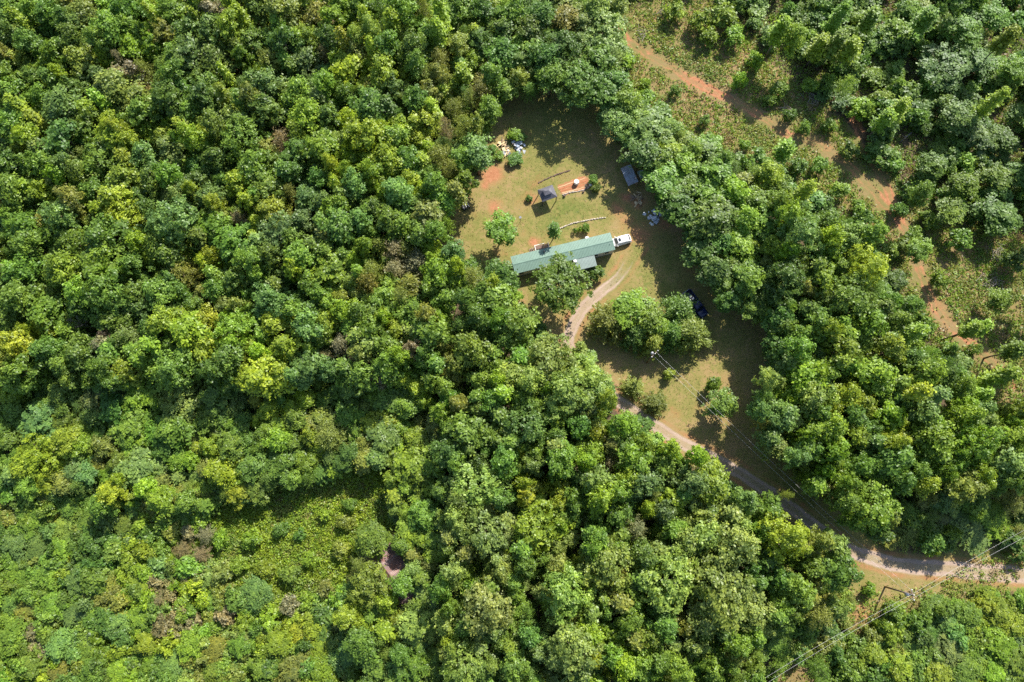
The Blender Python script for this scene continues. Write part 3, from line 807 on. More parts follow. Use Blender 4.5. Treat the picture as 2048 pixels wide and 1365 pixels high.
# trees round the lawn, each described by hand: x, y, r, tint, kind, height, label
HAND = [
 (1003, 458, 30, 'G', 'broad', 7.0, 'round leafy tree alone on the lawn between gazebo and woods'),
 (1108, 458, 13, 'D', 'slim', 7.0, 'thin sparse dark tree behind the mobile home beside the deck'),
 (1118, 567, 49, 'G', 'large', 9.5, 'big rounded tree in front of the mobile home, overlapping its roof'),
 (1193, 545, 12, 'D', 'bush', 2.4, 'round clipped shrub at the corner of the front porch'),
 (1172, 456, 8, 'G', 'bush', 1.5, 'larger low shrub below the white stone edging'),
 (1160, 459, 5, 'L', 'bush', 1.2, 'small bright shrub below the white stone edging'),
 (1150, 461, 4, 'D', 'bush', 1.2, 'tiny dark shrub, leftmost below the white stone edging'),
 (1262, 618, 32, 'L', 'broad', 7.0, 'light green leafy tree at the top of the clump beside the drive'),
 (1297, 632, 27, 'L', 'broad', 7.5, 'yellowish leafy tree in the middle of the clump beside the drive'),
 (1217, 645, 36, 'O', 'cedar', 6.5, 'olive cedar at the left of the clump beside the drive bend'),
 (1358, 622, 36, 'D', 'cedar', 6.5, 'dark cedar beside the dark blue pickup'),
 (1380, 668, 40, 'O', 'cedar', 7.0, 'wide olive cedar at the right end of the clump below the pickup'),
 (1343, 668, 32, 'D', 'cedar', 7.0, 'dark cedar in the lower middle of the clump below the pickup'),
 (1272, 668, 32, 'D', 'cedar', 6.0, 'deep green cedar in shade just above the utility pole'),
 (1307, 688, 26, 'O', 'cedar', 6.5, 'narrow olive cedar right behind the utility pole top'),
 (1320, 655, 18, 'L', 'broad', 6.5, 'small light green tree squeezed between the cedars of the clump'),
 (1267, 775, 22, 'O', 'cedar', 3.2, 'upper of two low cedars beside the drive below the utility pole'),
 (1310, 806, 24, 'O', 'cedar', 3.4, 'lower of two low cedars beside the drive below the utility pole'),
 (1447, 808, 23, 'G', 'broad', 5.5, 'young leafy tree standing by the power lines on open grass'),
 (1427, 768, 15, 'G', 'bush', 3.2, 'thin sapling above the young tree on the open grass'),
 (1338, 748, 10, 'L', 'bush', 2.2, 'small sapling under the power lines near the utility pole'),
 (1192, 376, 9, 'G', 'bush', 1.6, 'leafy plant at the shaded end of the garden bed'),
 (1186, 360, 9, 'D', 'bush', 1.8, 'dark thin plant above the shaded end of the garden bed'),
 (1058, 397, 6, 'D', 'bush', 1.1, 'small dark spiky plant left of the gazebo'),
 (1030, 269, 13, 'L', 'bush', 1.6, 'light green shrub above the rubbish heap on the lawn'),
 (1042, 273, 9, 'G', 'bush', 1.5, 'green shrub at the upper right of the rubbish heap'),
 (985, 297, 9, 'D', 'bush', 1.3, 'dark shrub at the left side of the rubbish heap'),
 (997, 311, 9, 'G', 'bush', 1.2, 'low shrub at the lower left of the rubbish heap'),
 (1031, 318, 13, 'D', 'bush', 1.4, 'dark green shrub below the rubbish heap'),
 (1073, 657, 17, 'D', 'bush', 3.0, 'dark shrub in shade at the woods edge left of the drive'),
 (1088, 690, 22, 'P', 'broad', 6.0, 'pale thin tree at the woods edge below the drive bend'),
 (1160, 700, 14, 'P', 'bush', 3.5, 'pale bush where the drive disappears under the trees'),
]
hand = []
for x, y, r, t, k, h, lab in HAND:
    d = dict(x=x, y=y, r=r, t=t, k=k, zone='hand', h=h, label=lab)
    hand.append(d)

for d in ALL + hand:
    place(d, rt)

# fill the gaps of the woods
def fill():
    rng = np.random.default_rng(5)
    out = []
    have = np.array([(d['x'], d['y'], d['r']) for d in ALL])
    tints = [d['t'] for d in ALL]
    LAWNp, BRUSHp, VINEp, LINEp = map(np.array, (LAWN_PX, BRUSH_PX, VINE_PX, LINE_PX))
    LOWp = np.array([(-60, 975), (200, 975), (420, 1030), (560, 1120), (700, 1190), (720, 1400), (-60, 1400)])
    LOW2 = np.array([(1700, 1240), (1820, 1225), (2110, 1200), (2110, 1430), (1480, 1430), (1600, 1260)])
    OLD = np.array([(718, 1100), (790, 1080), (845, 1200), (775, 1225)])
    CUTp = np.array([(1250, -80), (2120, -80), (2120, 480), (1900, 480), (1700, 300), (1560, 180), (1250, 110)])
    cand = np.column_stack([rng.uniform(-75, 2123, 26000), rng.uniform(-75, 1440, 26000)])
    bad = np.zeros(len(cand), bool)
    for q in (LAWNp, BRUSHp, VINEp, LINEp, OLD, np.array([(1780, 1085), (2120, 1040), (2120, 1190), (1760, 1190)])): bad |= inside(cand, q)
    bad |= inside(cand, CUTp) & (rng.random(len(cand)) > 0.0035)
    cand = cand[~bad]
    lows = inside(cand, LOWp) | inside(cand, LOW2)
    for it, (x, y) in enumerate(cand):
        low = bool(lows[it])
        r = rng.uniform(12, 18) if low else rng.uniform(16, 25)
        arr = have
        dd = np.hypot(arr[:, 0] - x, arr[:, 1] - y)
        if (dd < 0.56 * (arr[:, 2] + r)).any(): continue
        k = 'bush' if low else rng.choice(['broad', 'broad', 'broad', 'slim', 'feather'])
        nb = np.argsort(dd)[:3]
        t = tints[int(rng.choice(nb))] if rng.random() < 0.7 else rng.choice(list('GGGLDOP'))
        tints.append(str(t))
        d = dict(x=x, y=y, r=r, t=str(t), k=str(k), zone='low' if low else 'wood')
        out.append(d)
        have = np.vstack([have, [x, y, r]])
    return out
FILL = fill()
for d in FILL:
    place(d, rt)
    if d['zone'] == 'wood':
        d['sz'] *= rt.uniform(0.68, 0.9)      # overtopped trees

def visible(d):
    return -d['r'] < d['x'] < 2048 + d['r'] and -d['r'] < d['y'] < 1365 + d['r']

# which stand as things of their own: the largest 300 broadleaf trees, and all others listed
ALL = [d for d in ALL if visible(d)]
bl = sorted([d for d in ALL if d['k'] in ('broad', 'large')], key=lambda d: -d['r'])
extra = set(id(d) for d in bl[298 - 12:])
THINGS = [d for d in ALL if id(d) not in extra]
FILL += [d for d in ALL if id(d) in extra]

def where(d):
    x, y = d['x'], d['y']
    q = np.array([[x, y]])
    if d['zone'] == 'low': return 'in regrowth' if x < 900 else 'in thicket'
    if d['zone'] == 'cut' or inside(q, np.array(BRUSH_PX))[0]: return 'in brushy cut-over'
    ld = seg_dist(q, np.array(LAWN_PX + LAWN_PX[:1], float))[0][0]
    if ld < 45: return 'edging the drive' if y > 690 else 'edging the lawn'
    return 'in woods'

ROWS = ['top edge', 'near the top', 'upper part', 'upper middle', 'middle', 'lower middle', 'lower part', 'near the bottom', 'bottom edge']
COLS = ['left edge', 'far left', 'left', 'left of centre', 'centre', 'right of centre', 'right', 'far right', 'right edge']
NUM = ['', '', 'two', 'three', 'four', 'five', 'six', 'seven', 'eight', 'nine', 'ten']
ORD = ['', 'second', 'third', 'fourth', 'fifth', 'sixth', 'seventh', 'eighth', 'ninth']
def set_labels(items):
    fam = {}
    for d in items:
        size = 'small ' if d['r'] < 16 else ('large ' if d['r'] >= 36 else '')
        tw = TWORD[d['t']] + ' ' if d['k'] != 'bare' else ''
        row, col = ROWS[min(8, max(0, int(d['y'] / 1365 * 9)))], COLS[min(8, max(0, int(d['x'] / 2048 * 9)))]
        fam.setdefault((f"{size}{tw}{KWORD[d['k']]}", where(d), row, col), []).append(d)
    for (look, wh, row, col), ds in fam.items():
        xs, ys = [d['x'] for d in ds], [d['y'] for d in ds]
        hor = max(xs) - min(xs) >= max(ys) - min(ys)
        ds.sort(key=lambda d: d['x'] if hor else d['y'])
        n = len(ds)
        for i, d in enumerate(ds):
            tail = ''
            if n == 2:
                tail = ', ' + (('left' if i == 0 else 'right') if hor else ('upper' if i == 0 else 'lower')) + ' of two'
            elif n > 2:
                a, b = ('leftmost', 'rightmost') if hor else ('topmost', 'lowest')
                w = a if i == 0 else b if i == n - 1 else 'middle' if n == 3 else ORD[i] + ' from ' + ('left' if hor else 'top')
                tail = f', {w} of {NUM[n]}'
            s = f"{look} {wh}, {row}, {col}{tail}"
            if len(s.split()) > 16: s = f"{look}, {row}, {col}{tail}"
            d['label'] = s
GROUP = {'broad': 'broadleaf trees of the woods', 'large': 'broadleaf trees of the woods', 'slim': 'slender poplars of the woods', 'feather': 'feathery pines of the woods',
         'bush': 'bushes of the thickets', 'bare': 'bare trees of the woods', 'cedar': 'cedars by the drive'}
for d in hand:
    make_tree(d, d['label'])
set_labels(THINGS)
for d in THINGS:
    make_tree(d, d['label'], GROUP[d['k']])

# the rest of the woods: one mass, crowns set on points
def mass(name, items, label, protos):
    n = len(items)
    me = bpy.data.meshes.new(name)
    me.from_pydata([(d['pos'][0], d['pos'][1], 0) for d in items], [], [])
    def att(nm, typ, arr, field):
        a = me.attributes.new(nm, typ, 'POINT')
        a.data.foreach_set(field, np.asarray(arr, np.float32 if field != 'value' or typ == 'FLOAT' else np.int32).ravel())
    idx = {}
    base = 0
    offs = {}
    for k in protos:
        offs[k] = base; base += len(VAR[k])
    att('pick', 'INT', [offs[d['k']] + d['vi'] for d in items], 'value')
    att('size', 'FLOAT_VECTOR', [(d['sx'], d['sxy'], d['sz']) for d in items], 'vector')
    att('turn', 'FLOAT', [d['rot'] for d in items], 'value')
    att('tint', 'FLOAT_COLOR', [(*d['col'], 1) for d in items], 'color')
    o = link(name, me)
    ng = bpy.data.node_groups.new(name, 'GeometryNodeTree')
    ng.interface.new_socket('Geometry', in_out='INPUT', socket_type='NodeSocketGeometry')
    ng.interface.new_socket('Geometry', in_out='OUTPUT', socket_type='NodeSocketGeometry')
    gi, go = ng.nodes.new('NodeGroupInput'), ng.nodes.new('NodeGroupOutput')
    iop = ng.nodes.new('GeometryNodeInstanceOnPoints')
    join = ng.nodes.new('GeometryNodeGeometryToInstance')
    crowns = {}
    for ob in COL.objects:
        if ob.name.startswith('crown') and ob.type == 'MESH':
            crowns.setdefault(ob.data.name, ob)
    links = []
    for k in protos:
        for me_, *_ in VAR[k]:
            links.append(me_.name)
    for nm in reversed(links):
        oi = ng.nodes.new('GeometryNodeObjectInfo')
        oi.inputs['Object'].default_value = crowns[nm]
        oi.inputs['As Instance'].default_value = False
        oi.transform_space = 'ORIGINAL'
        sm = ng.nodes.new('GeometryNodeSetMaterial')
        sm.inputs['Material'].default_value = M_LEAF_I
        ng.links.new(oi.outputs['Geometry'], sm.inputs['Geometry'])
        ng.links.new(sm.outputs[0], join.inputs[0])
    def named(nm, typ):
        a = ng.nodes.new('GeometryNodeInputNamedAttribute')
        a.data_type = typ
        a.inputs['Name'].default_value = nm
        return a.outputs['Attribute']
    ng.links.new(gi.outputs[0], iop.inputs['Points'])
    ng.links.new(join.outputs[0], iop.inputs['Instance'])
    iop.inputs['Pick Instance'].default_value = True
    ng.links.new(named('pick', 'INT'), iop.inputs['Instance Index'])
    ng.links.new(named('size', 'FLOAT_VECTOR'), iop.inputs['Scale'])
    cx = ng.nodes.new('ShaderNodeCombineXYZ')
    ng.links.new(named('turn', 'FLOAT'), cx.inputs[2])
    ng.links.new(cx.outputs[0], iop.inputs['Rotation'])
    ng.links.new(iop.outputs[0], go.inputs[0])
    md = o.modifiers.new('crowns', 'NODES')
    md.node_group = ng
    return tag(o, label, 'woodland', kind='stuff')
mass('woodland_mass', FILL, 'overtopped small trees filling the gaps of the surrounding woods', ['broad', 'large', 'slim', 'feather', 'bush'])
# low undergrowth beneath the canopy
def under():
    rng = np.random.default_rng(15)
    out = []
    C = np.column_stack([rng.uniform(X0 + 10, X1 - 10, 3600), rng.uniform(Y0 + 5, Y1 - 10, 3600)])
    C = C[~(inside(C, LAWN) | inside(C, BRUSH) | inside(C, VINE) | inside(C, W([(715, 1095), (790, 1075), (850, 1200), (775, 1230)])))]
    for x, y in C:
        px, py = proj((x, y, 1.5))
        if not (-90 < px < 2140 and -90 < py < 1460): continue
        d = dict(x=px, y=py, r=float(rng.uniform(12, 24)), t=str(rng.choice(list('GDDGB'))), k='bush', zone='low', h=float(rng.uniform(1.6, 4.5)))
        out.append(place(d, rng))
    return out
mass('undergrowth', under(), 'dim leafy undergrowth on the woodland floor', ['bush'])
print('things', len(THINGS), 'hand', len(hand), 'fill', len(FILL))
from collections import Counter
print(Counter(d['k'] for d in THINGS))

# ------------------------------------------------------------------ ground cover: weeds and vines (uncountable)
def cover(name, pts, hgt, wid, per, leaf, tints, label, cat, seed):
    rng = np.random.default_rng(seed)
    n = len(pts)
    tt = np.array([TINT[c] if isinstance(c, str) else c for c in tints])
    pick = rng.integers(0, len(tt), n)
    # patches of one plant hang together
    pn = vnoise(pts, 3.5, seed + 3)
    pick = np.where(rng.random(n) < 0.6, np.clip((pn * 1.6 - 0.3) * len(tt), 0, len(tt) - 1).astype(int), pick)
    sc = rng.uniform(0.5, 1.35, n)
    k = np.repeat(np.arange(n), per)
    off = rng.normal(size=(len(k), 3))
    P = np.empty((len(k), 3))
    P[:, :2] = pts[k] + off[:, :2] * (wid * sc[k])[:, None]
    hh = (hgt * sc)[k] if np.isscalar(hgt) else (hgt * sc)[k]
    P[:, 2] = hh * (0.35 + 0.65 * rng.random(len(k)) * np.exp(-(off[:, :2] ** 2).sum(1) * 0.25))
    Nm = rng.normal(size=(len(k), 3)) * 0.5 + np.array([0, 0, 0.8]) + np.column_stack([off[:, :2] * 0.25, np.zeros(len(k))])
    S = leaf * rng.uniform(0.6, 1.35, len(k))
    V = np.clip(rng.normal(0.5, 0.17, len(k)), 0, 1)
    col = tt[pick][k] * (1 + rng.normal(0, 0.10, (n, 1)))[k]
    me = leaf_quads(name, P, Nm, S, V, M_LEAF_M, tint=np.clip(col, 0.01, 0.6))
    return tag(link(name, me), label, cat, kind='stuff')

def scatter(poly, n, seed, keep=None):
    rng = np.random.default_rng(seed)
    lo, hi = poly.min(0), poly.max(0)
    C = lo + rng.random((n, 2)) * (hi - lo)
    m = inside(C, poly)
    C = C[m]
    if keep is not None:
        C = C[rng.random(len(C)) < keep(C)]
    return C
CUT = W([(1190, -80), (2130, -80), (2130, 520), (2130, 840), (2000, 860), (1850, 760), (1760, 600), (1700, 440), (1560, 400), (1330, 300), (1230, 200)])
def off_track(C):
    d = np.minimum(seg_dist(C, TRACKS[0])[0], seg_dist(C, TRACKS[1])[0])
    return np.clip((d - 1.0) / 1.4, 0.02, 1) * np.clip(0.35 + 1.3 * (vnoise(C, 4.0, 61) - 0.25), 0.25, 1)
cover('brush_weeds', scatter(CUT, 100000, 31, off_track), 0.5, 0.28, 5, 0.36, ['L', 'P', (0.25, 0.30, 0.07), 'O', 'G', 'L', (0.30, 0.24, 0.13)],
      'knee-high weeds and sprouts covering the cut-over ground by the red track', 'weeds', 32)
cover('vine_cover', scatter(VINE, 9500, 33), 1.0, 0.30, 9, 0.36, ['L', (0.22, 0.30, 0.03), 'Y', 'L', 'O', 'G'],
      'dense low vines blanketing the opening at lower left', 'vines', 34)
LOWW = W([(-60, 985), (200, 985), (420, 1040), (560, 1130), (700, 1190), (720, 1400), (-60, 1400)])
cover('regrowth_cover', scatter(LOWW, 15000, 43), 1.2, 0.34, 8, 0.40, ['L', 'G', 'P', 'Y', 'O', 'G', (0.22, 0.30, 0.05)], 'low leafy scrub covering the regrowth at lower left', 'scrub', 44)
cover('line_weeds', scatter(LINEC, 2600, 35), 0.8, 0.30, 8, 0.34, ['L', 'G', 'O', 'P', (0.26, 0.20, 0.12)], 'rank weeds in the strip under the power line', 'weeds', 36)
# rough unmown edge between lawn and woods
E = np.vstack([LAWN, LAWN[:1]])
rg = np.random.default_rng(37)
ep = []
for a, b in zip(E[:-1], E[1:]):
    L = np.hypot(*(b - a))
    m = int(L * 5)
    t = rg.random(m)
    ep.append(a + (b - a) * t[:, None] + rg.normal(0, 0.9, (m, 2)))
ep = np.vstack(ep)
ep = ep[(seg_dist(ep, DRIVE)[0] > 2.4)]
cover('edge_weeds', ep, 0.6, 0.28, 7, 0.30, ['G', 'D', 'L', 'O', 'G'], 'rough weeds along the edge of the mown lawn', 'weeds', 38)
# mown grass tufts
def lawn_keep(C):
    cl, gr, la, lu = weights(C)
    return np.clip(1.0 - cl * 1.1 - gr * 1.3, 0.0, 1) * np.clip(lu * 1.2, 0.2, 1)
cover('grass', scatter(LAWN, 60000, 39, lawn_keep), 0.05, 0.12, 2, 0.17, [(0.16, 0.165, 0.045), (0.12, 0.15, 0.03), (0.20, 0.17, 0.07), (0.15, 0.18, 0.035)], 'short patchy summer grass of the lawn', 'grass', 40)

# ------------------------------------------------------------------ things built by people
def frame(a_px, b_px, z):
    """ground frame from two photo points at height z: centre, heading"""
    a, b = unp(*a_px, z), unp(*b_px, z)
    d = b - a
    return (a + b) / 2, math.atan2(d.y, d.x), d.length

def metal_roof(name, col, rough=0.45, ribs=3.3, dirt=None):
    m, nt, out = newmat(name)
    b = N(nt, 'ShaderNodeBsdfPrincipled')
    tc = N(nt, 'ShaderNodeTexCoord')
    f = noise(nt, 0.7, 6, 0.7)
    c = ramp(nt, f, [(0.3, tuple(v * 0.86 for v in col)), (0.7, tuple(v * 1.1 for v in col))])
    if dirt:
        c = mixc(nt, ramp(nt, noise(nt, 0.9, 8, 0.75), [(0.42, (0, 0, 0)), (0.62, (1, 1, 1))]), c, dirt)
    nt.links.new(c, b.inputs['Base Color'])
    b.inputs['Roughness'].default_value = rough
    b.inputs['Metallic'].default_value = 0.15
    nt.links.new(b.outputs[0], out.inputs[0])
    return m

M_GREEN = metal_roof('green_metal', (0.145, 0.235, 0.190), 0.55, dirt=(0.125, 0.205, 0.165))
M_PORCH = metal_roof('pale_green_metal', (0.215, 0.275, 0.250))
M_RUST = metal_roof('rusty_metal', (0.17, 0.115, 0.115), 0.7, dirt=(0.20, 0.085, 0.055))
M_TIN = metal_roof('grey_tin', (0.30, 0.34, 0.40), 0.5, dirt=(0.20, 0.20, 0.22))
M_SIDING = simple('beige_siding', (0.50, 0.48, 0.42), 0.6, vary=0.08)
M_BLUEW = simple('blue_grey_wall', (0.16, 0.22, 0.27), 0.6)
M_SKIRT = simple('grey_skirting', (0.30, 0.29, 0.27), 0.7)
M_GLASS = simple('dark_glass', (0.02, 0.028, 0.035), 0.08, spec=0.8)
M_WHITE = simple('white_paint', (0.74, 0.74, 0.72), 0.5, vary=0.05)
M_BLACK = simple('black_metal', (0.035, 0.035, 0.04), 0.5)
M_CHAR = simple('charcoal_roof', (0.105, 0.105, 0.125), 0.55, vary=0.1)
M_WOOD = simple('weathered_wood', (0.24, 0.17, 0.115), 0.85, vary=0.3)
M_DECK = simple('dark_deck_board', (0.16, 0.10, 0.085), 0.8, vary=0.3, nscale=6)
M_CREAM = simple('raw_board', (0.62, 0.47, 0.27), 0.8, vary=0.2)
M_STONE = simple('pale_stone', (0.50, 0.44, 0.36), 0.9, vary=0.2, nscale=6)
M_DSTONE = simple('dark_block', (0.13, 0.085, 0.07), 0.9, vary=0.3)
M_PLAST = simple('white_blue_plastic', (0.58, 0.60, 0.64), 0.5, vary=0.3, nscale=2)
M_GREY = simple('grey_metal', (0.35, 0.36, 0.38), 0.4, metal=0.5)
M_TYRE = simple('tyre_rubber', (0.025, 0.025, 0.025), 0.9)
M_CARW = simple('white_car_paint', (0.78, 0.78, 0.77), 0.25, vary=0.02)
M_CARB = simple('navy_car_paint', (0.012, 0.022, 0.075), 0.22, vary=0.1, spec=0.6)
M_RED = simple('red_lens', (0.45, 0.02, 0.02), 0.3)
M_LAMP = simple('clear_lens', (0.7, 0.7, 0.68), 0.2)
M_POLE = simple('pole_wood', (0.20, 0.15, 0.11), 0.9, vary=0.3)
M_WIRE = simple('wire', (0.6, 0.6, 0.6), 0.5)

# --- mobile home -----------------------------------------------------------------
EZ = 2.75
c1 = unp(1021, 512.5, EZ); c2 = unp(1220.2, 466.4, EZ); c3 = unp(1231.2, 498.6, EZ); c4 = unp(1029.8, 549.1, EZ)
hc = (c1 + c2 + c3 + c4) / 4
hx = ((c2 - c1) + (c3 - c4)).normalized()
HA = math.atan2(hx.y, hx.x)
HL = ((c2 - c1).length + (c3 - c4).length) / 2
HW = ((c1 - c4).length + (c2 - c3).length) / 2
home = empty('mobile_home', (hc.x, hc.y, 0), HA, 'long mobile home with green metal roof in the clearing', 'house')
def hlocal(px, py, z):
    p = unp(px, py, z) - Vector((hc.x, hc.y, 0))
    return Vector((p.x * math.cos(HA) + p.y * math.sin(HA), -p.x * math.sin(HA) + p.y * math.cos(HA), z))
wl, ww = HL - 0.3, HW - 0.28
MB().box((0, 0, 1.55), (wl, ww, 2.1)).build('wall', M_SIDING, home)
MB().box((0, 0, 0.27), (wl - 0.1, ww - 0.1, 0.54)).build('skirting', M_SKIRT, home)
gw = MB()
for s in (-1, 1):
    x = s * wl / 2
    gw.add([(x, -ww / 2, 2.58), (x, ww / 2, 2.58), (x, 0, 2.88), (x - s * 0.1, -ww / 2, 2.58), (x - s * 0.1, ww / 2, 2.58), (x - s * 0.1, 0, 2.88)],
           [(0, 1, 2), (3, 5, 4), (0, 3, 4, 1), (1, 4, 5, 2), (2, 5, 3, 0)])
gw.build('gable', M_SIDING, home)
roof = MB().slab([(-HL / 2 + .05, -HW / 2 + .05, 2.70), (HL / 2 - .05, -HW / 2 + .05, 2.70), (HL / 2 - .05, 0, 2.98), (-HL / 2 + .05, 0, 2.98)], 0.06)
roof.slab([(-HL / 2 + .05, 0, 2.98), (HL / 2 - .05, 0, 2.98), (HL / 2 - .05, HW / 2 - .05, 2.70), (-HL / 2 + .05, HW / 2 - .05, 2.70)], 0.06)
roof = roof.build('roof', M_GREEN, home)
NP = 23
pw = HL / NP
def panel(mat, pw, run, drop, nm):
    """ribbed sheet: flat pan with raised seams, falls towards -y"""
    mb = MB()
    for k in range(3):
        x0 = -pw / 2 + k * pw / 3
        xs = [(x0 + 0.01, 0.0), (x0 + 0.035, 0.022), (x0 + 0.065, 0.022), (x0 + 0.09, 0.0), (x0 + pw / 3, 0.0)]
        vs, fs = [], []
        for x, z in xs:
            vs += [(x, 0, z), (x, -run, z - drop)]
        for i in range(len(xs) - 1):
            fs.append((2 * i, 2 * i + 1, 2 * i + 3, 2 * i + 2))
        mb.add(vs, fs)
    return mb.mesh(nm, mat)
pm = panel(M_GREEN, pw, HW / 2, 0.28, 'roof_panel')
for s in (0, 1):
    for k in range(NP):
        o = link('roof_panel', pm, roof)
        o.location = (-HL / 2 + (k + 0.5) * pw, 0, 3.005)
        o.rotation_euler = (0, 0, math.pi * s)
MB().add([(-HL / 2 - .02, -0.17, 2.99), (HL / 2 + .02, -0.17, 2.99), (HL / 2 + .02, 0, 3.06), (-HL / 2 - .02, 0, 3.06), (HL / 2 + .02, 0.17, 2.99), (-HL / 2 - .02, 0.17, 2.99)],
         [(0, 1, 2, 3), (3, 2, 4, 5)]).build('ridge_cap', M_GREEN, roof)
p = hlocal(1088, 504, 3.0)
MB().lathe([(0.09, -0.25), (0.09, 0.22), (0.16, 0.22), (0.16, 0.30), (0.0, 0.34)], 10, (p.x, p.y, 3.05)).build('vent_pipe', M_BLACK, roof)
p = hlocal(1220, 488, 3.0)
MB().lathe([(0.05, -0.25), (0.05, 0.2), (0.0, 0.2)], 8, (p.x, p.y, 2.98)).build('vent_pipe', M_GREY, roof)
for k, x in enumerate((-8.6, -6.4, 4.2, 6.2, 8.4)):
    for s in (-1, 1):
        w = MB().box((x, s * (ww / 2 + 0.02), 1.75), (0.95, 0.05, 0.95)).build('window', M_WHITE, home)
        MB().box((x, s * (ww / 2 + 0.05), 1.75), (0.80, 0.03, 0.80)).build('pane', M_GLASS, w)
dr = MB().box((-1.9, ww / 2 + 0.02, 1.55), (0.95, 0.06, 2.0)).build('door', M_WHITE, home)
MB().box((-1.55, ww / 2 + 0.07, 1.5), (0.06, 0.06, 0.12)).build('handle', M_GREY, dr)
# front porch addition
q1, q2, q3, q4 = hlocal(1150.6, 520.6, 2.7), hlocal(1188.7, 511.5, 2.7), hlocal(1193.8, 531.5, 2.35), hlocal(1158, 541, 2.35)
px0, px1 = (q1.x + q4.x) / 2 - 0.3, (q2.x + q3.x) / 2
py0, py1 = -HW / 2 + 0.75, (q3.y + q4.y) / 2
porch = MB().slab([(px0, py1, 2.46), (px1, py1, 2.46), (px1, -HW / 2 + .1, 2.64), (px0, -HW / 2 + .1, 2.64)], 0.08).build('porch_roof', M_PORCH, home)
ppw = (px1 - px0) / 5
ppm = panel(M_PORCH, ppw, abs(py1 + HW / 2) + 0.15, 0.19, 'porch_panel')
for k in range(5):
    link('roof_panel', ppm, porch, loc=(px0 + (k + .5) * ppw, -HW / 2 + 0.12, 2.665))
MB().box(((px0 + px1) / 2, (py1 - ww / 2) / 2 + 0.12, 1.2), (px1 - px0 - 0.35, abs(py1 + ww / 2) - 0.35, 2.4)).build('porch_wall', M_BLUEW, home)
for k in range(3):
    w = MB().box((px0 + 0.9 + k * 1.25, py1 + 0.285, 1.5), (0.9, 0.05, 1.0)).build('window', M_WHITE, home)
    MB().box((px0 + 0.9 + k * 1.25, py1 + 0.26, 1.5), (0.76, 0.05, 0.86)).build('pane', M_GLASS, w)
MB().box((px1 - 0.65, py1 + 0.1, 0.2), (1.1, 0.5, 0.4)).build('step', M_SKIRT, home)
p = hlocal(1150, 523.5, 2.8)
ac = MB().box((p.x, p.y, 2.95), (0.55, 0.5, 0.42)).build('roof_cooler', M_WHITE, home)
MB().lathe([(0.17, 0), (0.17, 0.02), (0, 0.03)], 10, (p.x, p.y, 2.985)).build('grille', M_GREY, ac)
# back deck
p = hlocal(1083, 493, 0.7)
deck = empty('back_deck', (hc.x, hc.y, 0), HA, 'small dark wooden deck with white rail behind the mobile home', 'deck')
dx, dy0, dy1 = p.x, HW / 2 - 0.24, HW / 2 + 1.55
for k in range(11):
    MB().box((dx - 1.3 + k * 0.26, (dy0 + dy1) / 2, 0.68), (0.235, dy1 - dy0, 0.04)).build('plank', M_DECK, deck)
for sx in (-1.35, 1.35):
    for yy in (dy0 + 0.2, dy1 - 0.1):
        MB().box((dx + sx, yy, 0.75), (0.10, 0.10, 1.5)).build('post', M_WHITE, deck)
    MB().box((dx + sx, (dy0 + dy1) / 2 + 0.05, 1.47), (0.09, dy1 - dy0 - 0.2, 0.07)).build('rail', M_WHITE, deck)
MB().box((dx - 0.35, dy1 - 0.1, 1.47), (1.9, 0.09, 0.07)).build('rail', M_WHITE, deck)
for k in range(3):
    MB().box((dx - 1.75 - k * 0.28, dy1 - 0.55, 0.5 - k * 0.2), (0.3, 0.95, 0.06)).build('step', M_WOOD, deck)
p = hlocal(1174, 477, 1.2)
dish = empty('satellite_dish', (*(unp(1174, 478, 1.0)[:2]), 0), HA, 'white dish on a short post against the back wall of the mobile home', 'dish')
MB().tube([(0, 0, 0), (0, 0, 1.2)], 0.04, 8).build('post', M_GREY, dish)
o = MB().lathe([(0, 0.0), (0.2, 0.02), (0.40, 0.10), (0.41, 0.11), (0.2, 0.05), (0, 0.03)], 18).build('reflector', M_WHITE, dish, (0, 0.05, 1.25), True)
o.rotation_euler = (math.radians(-28), math.radians(12), 0)
MB().tube([(0, 0, 1.25), (0.02, 0.35, 1.6)], 0.02, 6).build('feed_arm', M_GREY, dish)

# --- gazebo -------------------------------------------------------------------------
EG = 2.35
g = [unp(1075.3, 380.3, EG), unp(1104.6, 370.0, EG), unp(1114.9, 393.5, EG), unp(1084, 405, EG)]
gc = sum(g, Vector()) / 4
gd = ((g[1] - g[0]) + (g[2] - g[3])).normalized()
GA = math.atan2(gd.y, gd.x)
GL, GWd = ((g[1] - g[0]).length + (g[2] - g[3]).length) / 2, ((g[1] - g[2]).length + (g[0] - g[3]).length) / 2
gz = empty('gazebo', (gc.x, gc.y, 0), GA, 'dark grey gazebo with two-tier hipped roof on the lawn', 'gazebo')
def hip(mb, l, w, z0, z1, tl, tw, t=0.04):
    A = [(-l / 2, -w / 2, z0), (l / 2, -w / 2, z0), (l / 2, w / 2, z0), (-l / 2, w / 2, z0)]
    B = [(-tl / 2, -tw / 2, z1), (tl / 2, -tw / 2, z1), (tl / 2, tw / 2, z1), (-tl / 2, tw / 2, z1)]
    out = []
    for i in range(4):
        j = (i + 1) % 4
        out.append(MB().slab([A[i], A[j], B[j], B[i]], t))
    return out
lo = MB().box((0, 0, EG - 0.03), (GL - 0.1, GWd - 0.1, 0.05)).build('roof', M_CHAR, gz)
for m_ in hip(None, GL, GWd, EG, EG + 0.72, GL * 0.40, GWd * 0.36): m_.build('roof_slope', M_CHAR, lo)
up = MB().box((0, 0, EG + 0.75), (GL * 0.38, GWd * 0.34, 0.28)).build('roof_vent', M_BLACK, gz)
for m_ in hip(None, GL * 0.50, GWd * 0.46, EG + 0.88, EG + 1.16, 0.5, 0.06): m_.build('roof_slope', M_CHAR, up)
